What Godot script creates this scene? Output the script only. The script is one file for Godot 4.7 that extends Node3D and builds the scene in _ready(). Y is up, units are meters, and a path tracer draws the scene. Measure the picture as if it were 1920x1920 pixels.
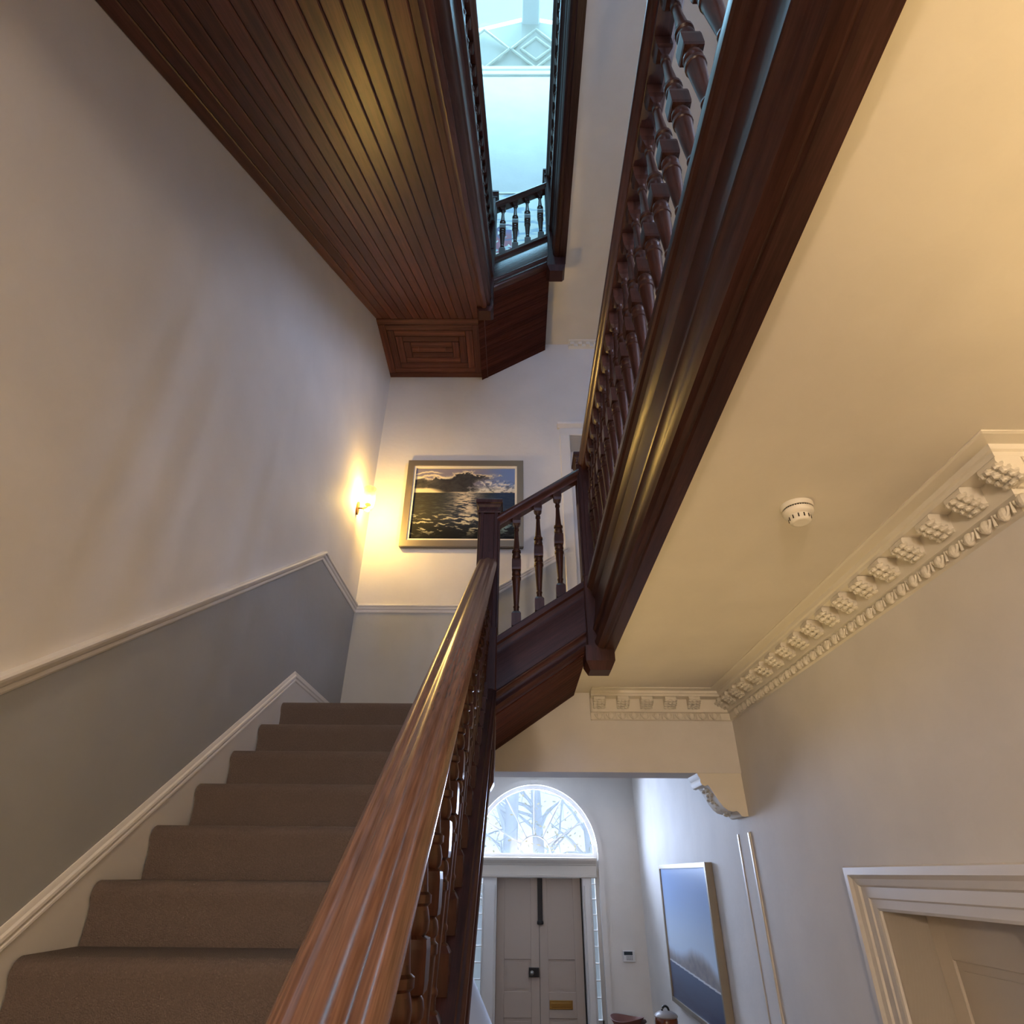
extends Node3D
# A Victorian stair hall looked up into from the lower flight. Metres; the eye is the origin, +x right, -z ahead.

const XL := -1.3          # left wall
const XR := 1.56          # right wall
const ZF := -4.44         # far wall of the stair
const ZB := -4.72         # its other side
const ZV := -8.68         # wall of the front door
const ZR := 3.2           # wall behind
const XH := 3.3           # side of the hall bay
const L1 := 0.797         # lower quarter landing
const RISE := 0.1645
const GO := 0.2372
const SL := 0.6935        # slope of the flights
const GF := -2.33         # ground floor
const FF := 1.5           # first floor
const CG := 1.148         # ground floor ceiling
const UP := 3.66          # one storey
const C1 := 4.815         # first floor ceiling
const SF := 5.17          # second floor
const YC := 11.6          # top ceiling

var M := {}
var origin := {}
var taken := {}
var rng := RandomNumberGenerator.new()


# ---------------------------------------------------------------- names and nodes
func numbered(parent: Node, called: String) -> String:
	var key := str(parent.get_instance_id()) + called
	var n: int = taken.get(key, 0)
	taken[key] = n + 1
	return called if n == 0 else "%s_%03d" % [called, n]


func thing(called: String, label: String, category: String, at: Vector3, group := "") -> Node3D:
	var o := Node3D.new()
	o.name = numbered(self, called)
	add_child(o, true)
	o.position = at
	origin[o.get_instance_id()] = at
	tag(o, label, category, group)
	return o


func tag(o: Node3D, label: String, category: String, group := "") -> Node3D:
	o.set_meta("label", label)
	o.set_meta("category", category)
	if group != "":
		o.set_meta("group", group)
	return o


func mesh_of(st: SurfaceTool) -> ArrayMesh:
	return st.commit()


# a mesh whose points are given in the world, hung under parent
func part(called: String, st: SurfaceTool, mat: Material, parent: Node3D = null) -> MeshInstance3D:
	return place(called, st.commit(), mat, Vector3.ZERO, parent)


# a shared mesh put at a point of the world
func place(called: String, mesh: Mesh, mat: Material, at: Vector3, parent: Node3D = null, turn := 0.0) -> MeshInstance3D:
	var o := MeshInstance3D.new()
	var p: Node3D = parent if parent else self
	o.mesh = mesh
	o.material_override = mat
	o.name = numbered(p, called)
	p.add_child(o, true)
	o.position = at - origin.get(p.get_instance_id(), Vector3.ZERO)
	o.rotation.y = turn
	origin[o.get_instance_id()] = at
	return o


func struct(called: String, st: SurfaceTool, mat: Material, label: String, category: String) -> MeshInstance3D:
	var o := part(called, st, mat)
	o.set_meta("kind", "structure")
	tag(o, label, category)
	return o


func stuff(o: Node3D) -> Node3D:
	o.set_meta("kind", "stuff")
	return o


# ---------------------------------------------------------------- shapes
func sb() -> SurfaceTool:
	var st := SurfaceTool.new()
	st.begin(Mesh.PRIMITIVE_TRIANGLES)
	return st


func tri(st: SurfaceTool, p: Array, n: Array, u: Array) -> void:
	var order := [0, 1, 2]
	var a: Vector3 = p[0]
	var b: Vector3 = p[1]
	var c: Vector3 = p[2]
	var s: Vector3 = n[0] + n[1] + n[2]
	if (b - a).cross(c - a).dot(s) > 0.0:
		order = [0, 2, 1]
	for k in order:
		st.set_normal(n[k])
		st.set_uv(u[k])
		st.add_vertex(p[k])


func quad(st: SurfaceTool, a: Vector3, b: Vector3, c: Vector3, d: Vector3, na: Vector3, nb: Vector3, nc: Vector3, nd: Vector3, ua: Vector2, ub: Vector2, uc: Vector2, ud: Vector2) -> void:
	tri(st, [a, b, c], [na, nb, nc], [ua, ub, uc])
	tri(st, [a, c, d], [na, nc, nd], [ua, uc, ud])


# a closed ring of points swept along v
func ext(st: SurfaceTool, ring_in: PackedVector3Array, v: Vector3, caps := true, soft := 40.0, uo := 0.0) -> void:
	var ring := ring_in.duplicate()
	var n := ring.size()
	var area := Vector3.ZERO
	for i in n:
		area += ring[i].cross(ring[(i + 1) % n])
	if area.dot(v) < 0.0:
		ring.reverse()
		area = -area
	var en := PackedVector3Array()
	for i in n:
		en.append((ring[(i + 1) % n] - ring[i]).cross(v).normalized())
	var lim := cos(deg_to_rad(soft))
	var long := v.length()
	var w := 0.0
	for i in n:
		var j := (i + 1) % n
		var before := en[(i + n - 1) % n]
		var after := en[j]
		var n0 := (en[i] + before).normalized() if en[i].dot(before) > lim else en[i]
		var n1 := (en[i] + after).normalized() if en[i].dot(after) > lim else en[i]
		var w1 := w + ring[i].distance_to(ring[j])
		quad(st, ring[i], ring[j], ring[j] + v, ring[i] + v, n0, n1, n1, n0, Vector2(uo, w), Vector2(uo, w1), Vector2(uo + long, w1), Vector2(uo + long, w))
		w = w1
	if caps:
		var nn := area.normalized()
		var t := (ring[1] - ring[0]).normalized()
		var b := nn.cross(t)
		var flat := PackedVector2Array()
		for p in ring:
			flat.append(Vector2(p.dot(t), p.dot(b)))
		var ids := Geometry2D.triangulate_polygon(flat)
		for k in range(0, ids.size(), 3):
			var q := [ring[ids[k]], ring[ids[k + 1]], ring[ids[k + 2]]]
			var uv := [flat[ids[k]], flat[ids[k + 1]], flat[ids[k + 2]]]
			tri(st, q, [-nn, -nn, -nn], uv)
			tri(st, [q[0] + v, q[1] + v, q[2] + v], [nn, nn, nn], uv)


func box(st: SurfaceTool, x0: float, x1: float, y0: float, y1: float, z0: float, z1: float, bev := 0.0, axis := -1) -> void:
	var d := Vector3(x1 - x0, y1 - y0, z1 - z0)
	var ax := axis if axis >= 0 else d.max_axis_index()
	var lo := Vector3(x0, y0, z0)
	var i := (ax + 1) % 3
	var j := (ax + 2) % 3
	var flat := []
	if bev > 0.0:
		flat = [[bev, 0.0], [d[i] - bev, 0.0], [d[i], bev], [d[i], d[j] - bev], [d[i] - bev, d[j]], [bev, d[j]], [0.0, d[j] - bev], [0.0, bev]]
	else:
		flat = [[0.0, 0.0], [d[i], 0.0], [d[i], d[j]], [0.0, d[j]]]
	var ring := PackedVector3Array()
	for f in flat:
		var p := lo
		p[i] += f[0]
		p[j] += f[1]
		ring.append(p)
	var v := Vector3.ZERO
	v[ax] = d[ax]
	ext(st, ring, v, true, 20.0)


# ring in the plane across one axis: pairs are (first, second) of the two other axes
func ring_xy(pairs: Array, z: float) -> PackedVector3Array:
	var r := PackedVector3Array()
	for p in pairs:
		r.append(Vector3(p[0], p[1], z))
	return r


func ring_zy(pairs: Array, x: float) -> PackedVector3Array:
	var r := PackedVector3Array()
	for p in pairs:
		r.append(Vector3(x, p[1], p[0]))
	return r


func ring_xz(pairs: Array, y: float) -> PackedVector3Array:
	var r := PackedVector3Array()
	for p in pairs:
		r.append(Vector3(p[0], y, p[1]))
	return r


# profile rows (radius, height, squareness) turned round a vertical axis through at
func turned(st: SurfaceTool, prof: Array, at: Vector3, segs := 16, wob := 0.0, close := true) -> void:
	var rows := []
	for r in prof:
		var line := PackedVector3Array()
		for s in segs:
			var a := TAU * (s + 0.5 * (1 if segs == 16 else 0) * 0.0) / segs + PI / 4.0
			var q: float = 1.0 / maxf(absf(cos(a)), absf(sin(a)))
			var k: float = r[2] if r.size() > 2 else 0.0
			var rad: float = r[0] * lerpf(1.0, q, k)
			var lift := 0.0
			if wob > 0.0:
				rad *= 1.0 + wob * 0.5 * sin(3.0 * a + 1.0)
				lift = wob * r[0] * sin(2.0 * a + 0.4)
			line.append(at + Vector3(rad * cos(a), r[1] + lift, rad * sin(a)))
		rows.append(line)
	for i in range(prof.size() - 1):
		var k2 := 0.0
		if prof[i].size() > 2:
			k2 = (prof[i][2] + prof[i + 1][2]) * 0.5
		var s0 := slope_normal(prof, i, i)
		var s1 := slope_normal(prof, i, i + 1)
		for s in segs:
			var t := (s + 1) % segs
			var a0 := TAU * s / segs + PI / 4.0
			var a1 := TAU * (s + 1) / segs + PI / 4.0
			var p: Vector3 = rows[i][s]
			var q2: Vector3 = rows[i][t]
			var r2: Vector3 = rows[i + 1][t]
			var o: Vector3 = rows[i + 1][s]
			var n0 := Vector3(cos(a0) * s0.x, s0.y, sin(a0) * s0.x)
			var n1 := Vector3(cos(a1) * s0.x, s0.y, sin(a1) * s0.x)
			var n2 := Vector3(cos(a1) * s1.x, s1.y, sin(a1) * s1.x)
			var n3 := Vector3(cos(a0) * s1.x, s1.y, sin(a0) * s1.x)
			if k2 > 0.4:
				var f := (r2 - p).cross(o - q2).normalized()
				if f.dot(n0 + n2) < 0.0:
					f = -f
				n0 = f
				n1 = f
				n2 = f
				n3 = f
			var u0: float = prof[i][1]
			var u1: float = prof[i + 1][1]
			var w0: float = s * prof[i][0] * TAU / segs
			var w1: float = (s + 1) * prof[i][0] * TAU / segs
			quad(st, p, q2, r2, o, n0, n1, n2, n3, Vector2(u0, w0), Vector2(u0, w1), Vector2(u1, w1), Vector2(u1, w0))
	if close:
		for e in [0, prof.size() - 1]:
			var nn := Vector3.DOWN if (e == 0) == (prof[0][1] < prof[-1][1]) else Vector3.UP
			for s in range(1, segs - 1):
				tri(st, [rows[e][0], rows[e][s], rows[e][s + 1]], [nn, nn, nn], [Vector2.ZERO, Vector2(0.01, 0), Vector2(0, 0.01)])


func slope_normal(prof: Array, i: int, at: int) -> Vector2:
	var d := Vector2(prof[i + 1][0] - prof[i][0], prof[i + 1][1] - prof[i][1])
	var n := Vector2(d.y, -d.x).normalized()
	var j := i - 1 if at == i else i + 1
	if j >= 0 and j + 1 < prof.size():
		var e := Vector2(prof[j + 1][0] - prof[j][0], prof[j + 1][1] - prof[j][1])
		var m := Vector2(e.y, -e.x).normalized()
		if m.dot(n) > 0.75:
			n = (n + m).normalized()
	if prof[0][1] > prof[-1][1]:
		n = -n
	return n


# the same ring at two places, joined
func loft(st: SurfaceTool, a: PackedVector3Array, b: PackedVector3Array, outward: Vector3) -> void:
	var n := a.size()
	for i in n - 1:
		var f := (a[i + 1] - a[i]).cross(b[i] - a[i]).normalized()
		if f.dot(outward) < -0.001 or (absf(f.dot(outward)) <= 0.001 and f.y > 0.0):
			f = -f
		quad(st, a[i], a[i + 1], b[i + 1], b[i], f, f, f, f, Vector2(0, i), Vector2(0, i + 1), Vector2(1, i + 1), Vector2(1, i))


# round bar through points
func tube(st: SurfaceTool, pts: PackedVector3Array, radii: Array, segs := 8) -> void:
	var rows := []
	var ns := []
	for i in pts.size():
		var d := (pts[mini(i + 1, pts.size() - 1)] - pts[maxi(i - 1, 0)]).normalized()
		var s := d.cross(Vector3.UP if absf(d.y) < 0.9 else Vector3.RIGHT).normalized()
		var t := d.cross(s)
		var line := PackedVector3Array()
		var nl := PackedVector3Array()
		for k in segs:
			var a := TAU * k / segs
			var n := s * cos(a) + t * sin(a)
			nl.append(n)
			line.append(pts[i] + n * radii[mini(i, radii.size() - 1)])
		rows.append(line)
		ns.append(nl)
	for i in range(pts.size() - 1):
		for k in segs:
			var j := (k + 1) % segs
			quad(st, rows[i][k], rows[i][j], rows[i + 1][j], rows[i + 1][k], ns[i][k], ns[i][j], ns[i + 1][j], ns[i + 1][k], Vector2(i, k) * 0.1, Vector2(i, k + 1) * 0.1, Vector2(i + 1, k + 1) * 0.1, Vector2(i + 1, k) * 0.1)


func lump(st: SurfaceTool, at: Vector3, size: Vector3, noise: FastNoiseLite, rough: float, nu := 12, nv := 8) -> void:
	var pts := []
	for j in nv + 1:
		var row := PackedVector3Array()
		for i in nu + 1:
			var a := TAU * (i % nu) / nu
			var b := PI * j / nv
			var d := Vector3(sin(b) * cos(a), cos(b), sin(b) * sin(a))
			row.append(at + d * size * (1.0 + rough * noise.get_noise_3dv(d * 60.0 + at * 7.0)))
		pts.append(row)
	for j in nv:
		for i in nu:
			var c := [pts[j][i], pts[j][i + 1], pts[j + 1][i + 1], pts[j + 1][i]]
			var n: Vector3 = (c[2] - c[0]).cross(c[3] - c[1]).normalized()
			if n.dot((c[0] + c[2]) * 0.5 - at) < 0.0:
				n = -n
			quad(st, c[0], c[1], c[2], c[3], n, n, n, n, Vector2.ZERO, Vector2(0.02, 0), Vector2(0.02, 0.02), Vector2(0, 0.02))


# ---------------------------------------------------------------- materials
func tone(c: Color, rough: float, metal := 0.0, spec := 0.5) -> StandardMaterial3D:
	var m := StandardMaterial3D.new()
	m.albedo_color = c
	m.roughness = rough
	m.metallic = metal
	m.metallic_specular = spec
	return m


func noise(seed_: int, freq: float, octaves := 4) -> FastNoiseLite:
	var n := FastNoiseLite.new()
	n.seed = seed_
	n.frequency = freq
	n.noise_type = FastNoiseLite.TYPE_SIMPLEX_SMOOTH
	n.fractal_octaves = octaves
	return n


func grain_texture(lo: float, hi: float, seed_: int, pores: float) -> ImageTexture:
	var w := 512
	var h := 512
	var im := Image.create(w, h, true, Image.FORMAT_RGB8)
	var n1 := noise(seed_, 1.0, 4)
	var n2 := noise(seed_ + 5, 1.0, 2)
	for y in h:
		for x in w:
			# a cylinder keeps the length seamless
			var a := TAU * x / w
			var v := float(y) / h
			var bands := n1.get_noise_3d(cos(a) * 0.35, sin(a) * 0.35, v * 34.0) * 0.5 + 0.5
			var fine := n2.get_noise_3d(cos(a) * 2.2 + 9.0, sin(a) * 2.2, v * 230.0)
			var g := lerpf(lo, hi, clampf(bands, 0.0, 1.0)) + fine * pores
			g = clampf(g, 0.0, 1.0)
			im.set_pixel(x, y, Color(g, g * (0.94 + 0.06 * g), g * (0.9 + 0.1 * g)))
	im.generate_mipmaps()
	return ImageTexture.create_from_image(im)


func noise_texture(seed_: int, freq: float, lo: float, hi: float, normal := false, strength := 4.0) -> NoiseTexture2D:
	var t := NoiseTexture2D.new()
	t.width = 512
	t.height = 512
	t.seamless = true
	t.noise = noise(seed_, freq, 4)
	if normal:
		t.as_normal_map = true
		t.bump_strength = strength
	else:
		var g := Gradient.new()
		g.set_color(0, Color(lo, lo, lo))
		g.set_color(1, Color(hi, hi, hi))
		t.color_ramp = g
	return t


func plaster(c: Color, rough := 0.75) -> StandardMaterial3D:
	var m := tone(c, rough, 0.0, 0.35)
	m.albedo_texture = M["mottle"]
	m.normal_enabled = true
	m.normal_texture = M["orange_peel"]
	m.normal_scale = 0.06
	m.uv1_triplanar = true
	m.uv1_world_triplanar = true
	m.uv1_scale = Vector3(0.6, 0.6, 0.6)
	return m


func wood(c: Color, rough: float, tex: Texture2D, across := 1.0, along := 0.8) -> StandardMaterial3D:
	var m := tone(c, rough, 0.0, 0.5)
	m.albedo_texture = tex
	m.uv1_scale = Vector3(along, across, 1.0)
	return m


func make_materials() -> void:
	M["mottle"] = noise_texture(3, 0.006, 0.965, 1.0)
	M["orange_peel"] = noise_texture(4, 0.05, 0, 1, true, 3.0)
	var g1 := grain_texture(0.55, 1.0, 11, 0.14)
	var g2 := grain_texture(0.66, 0.98, 23, 0.17)
	M["wall"] = plaster(Color(0.88, 0.865, 0.845))
	M["dado"] = plaster(Color(0.655, 0.662, 0.665), 0.6)
	M["dado_far"] = plaster(Color(0.68, 0.69, 0.695), 0.6)
	M["ceiling"] = plaster(Color(0.86, 0.835, 0.79))
	M["plaster_ornament"] = tone(Color(0.88, 0.855, 0.80), 0.6)
	M["paint"] = tone(Color(0.86, 0.845, 0.825), 0.38)
	M["door_paint"] = tone(Color(0.80, 0.765, 0.715), 0.42)
	M["beam_wood"] = wood(Color(0.28, 0.175, 0.152), 0.34, g1)
	M["post_wood"] = wood(Color(0.29, 0.175, 0.165), 0.42, g1)
	M["string_wood"] = wood(Color(0.29, 0.175, 0.165), 0.40, g1)
	M["baluster_wood"] = wood(Color(0.30, 0.182, 0.142), 0.33, g1)
	M["rail_wood"] = wood(Color(0.475, 0.345, 0.28), 0.27, g2, 1.3, 0.7)
	for k in ["beam_wood", "post_wood", "string_wood"]:
		M[k].metallic_specular = 0.32
	M["baluster_wood"].metallic_specular = 0.3
	M["beam_wood"].metallic_specular = 0.34
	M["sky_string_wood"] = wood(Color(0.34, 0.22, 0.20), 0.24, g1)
	M["dark_rail_wood"] = wood(Color(0.34, 0.2, 0.17), 0.28, g1)
	for k in 4:
		var s: float = [1.0, 0.93, 1.06, 0.88][k]
		var m := wood(Color(0.415 * s, 0.26 * s, 0.235 * s), 0.33, g1, 1.0, 0.5)
		m.metallic_specular = 0.32
		m.uv1_offset = Vector3(0.13 * k, 0.27 * k, 0)
		M["board_%d" % k] = m
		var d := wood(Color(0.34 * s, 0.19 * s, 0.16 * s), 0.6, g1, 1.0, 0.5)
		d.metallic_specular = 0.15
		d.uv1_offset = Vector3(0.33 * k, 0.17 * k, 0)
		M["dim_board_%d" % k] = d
	M["leaf_paint"] = tone(Color(0.70, 0.635, 0.575), 0.42)
	M["gap"] = tone(Color(0.10, 0.06, 0.05), 0.8)
	var c := tone(Color(0.385, 0.337, 0.31), 0.95, 0.0, 0.2)
	c.albedo_texture = noise_texture(31, 0.09, 0.87, 1.0)
	c.normal_enabled = true
	c.normal_texture = noise_texture(32, 0.16, 0, 1, true, 6.0)
	c.normal_scale = 0.6
	c.uv1_triplanar = true
	c.uv1_world_triplanar = true
	c.uv1_scale = Vector3(2.2, 2.2, 2.2)
	c.rim_enabled = true
	c.rim = 0.35
	c.rim_tint = 0.6
	M["carpet"] = c
	M["silver_frame"] = tone(Color(0.56, 0.52, 0.46), 0.42, 0.55)
	M["slip"] = tone(Color(0.90, 0.87, 0.80), 0.5)
	M["dark_edge"] = tone(Color(0.09, 0.075, 0.07), 0.5)
	M["iron"] = tone(Color(0.035, 0.035, 0.04), 0.45)
	M["steel"] = tone(Color(0.62, 0.62, 0.60), 0.3, 0.9)
	M["brass"] = tone(Color(0.56, 0.44, 0.24), 0.35, 0.85)
	M["bronze"] = tone(Color(0.36, 0.26, 0.17), 0.35, 0.8)
	M["plastic"] = tone(Color(0.88, 0.86, 0.81), 0.4)
	M["pale_plastic"] = tone(Color(0.82, 0.83, 0.84), 0.45)
	M["grey_plastic"] = tone(Color(0.56, 0.58, 0.61), 0.5)
	M["screen"] = tone(Color(0.10, 0.17, 0.22), 0.25)
	M["slot"] = tone(Color(0.14, 0.10, 0.06), 0.8)
	var gl := tone(Color(0.93, 0.98, 1.0, 0.08), 0.03)
	gl.transparency = BaseMaterial3D.TRANSPARENCY_ALPHA
	M["glass"] = gl
	M["floor"] = tone(Color(0.50, 0.42, 0.34), 0.4)
	M["pavement"] = tone(Color(0.62, 0.62, 0.62), 0.85)
	M["overexposed_bark"] = tone(Color(0.72, 0.73, 0.73), 0.9)  # paler than real bark: the glare of overexposed daylight is in the colour
	M["linen"] = tone(Color(0.80, 0.83, 0.88), 0.75)
	M["terracotta"] = tone(Color(0.47, 0.31, 0.27), 0.7)
	M["amber"] = tone(Color(0.42, 0.20, 0.09), 0.2)
	M["pottery_grey"] = tone(Color(0.60, 0.57, 0.55), 0.35)
	M["twig"] = tone(Color(0.33, 0.29, 0.29), 0.9)


# ---------------------------------------------------------------- the stair
const BAL := [
	[0.029, 0.0, 1.0], [0.029, 0.10, 1.0], [0.023, 0.118, 0.6], [0.017, 0.125, 0.0], [0.0165, 0.15, 0.0], [0.0195, 0.157, 0.0], [0.0195, 0.165, 0.0],
	[0.0165, 0.172, 0.0], [0.0165, 0.18, 0.0], [0.022, 0.29, 0.0], [0.0265, 0.388, 0.0], [0.030, 0.392, 0.0], [0.030, 0.412, 0.0], [0.0245, 0.418, 0.0],
	[0.0240, 0.424, 0.0], [0.0280, 0.430, 0.0], [0.0290, 0.445, 0.0], [0.0265, 0.460, 0.0], [0.0220, 0.467, 0.0], [0.0280, 0.472, 1.0], [0.0295, 0.488, 1.0],
	[0.0295, 0.550, 1.0], [0.0280, 0.567, 1.0], [0.0220, 0.573, 0.0], [0.0270, 0.582, 0.0], [0.0285, 0.600, 0.0], [0.0250, 0.620, 0.0], [0.0230, 0.628, 0.0],
	[0.0290, 0.634, 0.0], [0.0290, 0.650, 0.0], [0.0220, 0.656, 0.0], [0.0205, 0.67, 0.0], [0.0150, 0.76, 0.0], [0.0125, 0.835, 0.0], [0.0165, 0.839, 0.0],
	[0.0165, 0.858, 0.0], [0.0130, 0.863, 0.0], [0.0150, 0.880, 0.3], [0.0235, 0.900, 1.0], [0.0275, 0.925, 1.0], [0.0275, 1.0, 1.0],
]


func baluster_mesh(h: float) -> ArrayMesh:
	var rows := []
	for r in BAL:
		rows.append([r[0], r[1] * h, r[2]])
	var st := sb()
	turned(st, rows, Vector3.ZERO, 16)
	return st.commit()


# handrail section: across, up from the underside; the top is at 0.092
const RAIL := [
	[-0.03, 0], [0.03, 0], [0.034, 0.02], [0.046, 0.028], [0.055, 0.036], [0.06, 0.046], [0.0605, 0.055], [0.058, 0.064], [0.0535, 0.0725], [0.047, 0.0795], [0.041, 0.0825], [0.035, 0.082], [0.029, 0.0802], [0.024, 0.0802], [0.019, 0.083], [0.014, 0.0875], [0.008, 0.0908], [0, 0.092], [-0.008, 0.0908], [-0.014, 0.0875], [-0.019, 0.083], [-0.024, 0.0802], [-0.029, 0.0802], [-0.035, 0.082], [-0.041, 0.0825], [-0.047, 0.0795], [-0.0535, 0.0725], [-0.058, 0.064], [-0.0605, 0.055], [-0.06, 0.046], [-0.055, 0.036], [-0.046, 0.028], [-0.034, 0.02],
]


func rail_z(called: String, cx: float, y0: float, z0: float, z1: float, slope: float, mat: Material, parent: Node3D) -> void:
	var r := []
	for p in RAIL:
		r.append([cx + p[0], y0 + p[1]])
	var st := sb()
	ext(st, ring_xy(r, z0), Vector3(0, -slope * (z1 - z0), z1 - z0), true, 50.0)
	part(called, st, mat, parent)


func rail_x(called: String, x0: float, x1: float, y0: float, cz: float, slope: float, mat: Material, parent: Node3D) -> void:
	var r := []
	for p in RAIL:
		r.append([cz + p[0], y0 + p[1]])
	var st := sb()
	ext(st, ring_zy(r, x0), Vector3(x1 - x0, slope * (x1 - x0), 0), true, 50.0)
	part(called, st, mat, parent)


# newel post: a panelled square post with a flared cap; base and pendant below
func newel(label: String, cx: float, cz: float, top: float, ledge: float, bottom: float, wide_foot: float, foot_h: float, face: int, group := "") -> void:
	var t := thing("newel_post", label, "newel post", Vector3(cx, bottom, cz), group)
	var w := 0.06
	var st := sb()
	box(st, cx - w, cx + w, ledge, top - 0.05, cz - w, cz + w, 0.004, 1)
	part("post", st, M["post_wood"], t)
	# raised stiles and rails leave a sunk panel on the faces
	st = sb()
	var p0 := top - 0.40
	var p1 := top - 0.085
	var e := 0.012
	for f in [0, 1, 2]:
		var dirs: Vector3 = [Vector3(0, 0, 1), Vector3(-1, 0, 0), Vector3(1, 0, 0)][f]
		var side := Vector3(dirs.z, 0, -dirs.x)
		var c := Vector3(cx, 0, cz) + dirs * (w + e * 0.5)
		for q in [[-w, -w + 0.024, ledge, top - 0.06], [w - 0.024, w, ledge, top - 0.06], [-w + 0.024, w - 0.024, ledge, p0], [-w + 0.024, w - 0.024, p1, top - 0.06]]:
			var a: Vector3 = c + side * q[0] - dirs * e * 0.5
			var b: Vector3 = c + side * q[1] + dirs * e * 0.5
			box(st, minf(a.x, b.x), maxf(a.x, b.x), q[2], q[3], minf(a.z, b.z), maxf(a.z, b.z), 0.002, 1)
	part("panel_frame", st, M["post_wood"], t)
	st = sb()
	turned(st, [[0.073, top - 0.105, 1.0], [0.075, top - 0.098, 1.0], [0.075, top - 0.086, 1.0], [0.069, top - 0.080, 1.0], [0.071, top - 0.062, 1.0], [0.080, top - 0.046, 1.0], [0.080, top - 0.038, 1.0], [0.089, top - 0.032, 1.0], [0.089, top - 0.010, 1.0], [0.083, top, 1.0]], Vector3(cx, 0, cz), 16)
	part("cap", st, M["post_wood"], t)
	st = sb()
	box(st, cx - w - 0.009, cx + w + 0.009, bottom + foot_h, ledge, cz - w - 0.009, cz + w + 0.009, 0.006, 1)
	part("base_block", st, M["post_wood"], t)
	st = sb()
	var f2 := wide_foot
	turned(st, [[f2 * 0.72, bottom, 1.0], [f2, bottom + foot_h * 0.35, 1.0], [f2, bottom + foot_h, 1.0]], Vector3(cx, 0, cz), 16)
	part("pendant", st, M["post_wood"], t)


# section of a moulded string or landing edge: out from the face, up from the underside (height 0.445)
const STRING := [
	[0.0, 0.445], [0.026, 0.445], [0.030, 0.440], [0.030, 0.402], [0.024, 0.396], [0.012, 0.390], [0.010, 0.372], [0.006, 0.345], [0.010, 0.330], [0.010, 0.128], [0.017, 0.126], [0.021, 0.118],
	[0.019, 0.109], [0.012, 0.104], [0.006, 0.085], [0.004, 0.062], [0.010, 0.050], [0.014, 0.040], [0.010, 0.026], [0.0, 0.016], [-0.022, 0.008], [-0.045, 0.004], [-0.052, 0.009], [-0.060, 0.003],
]


func string_ring(sign_: float, face: float, under: float, back: float) -> Array:
	var r := []
	for p in STRING:
		r.append([face + sign_ * p[0], under + p[1]])
	r.append([face - sign_ * back, under + 0.0])
	r.append([face - sign_ * back, under + 0.445])
	return r


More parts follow.
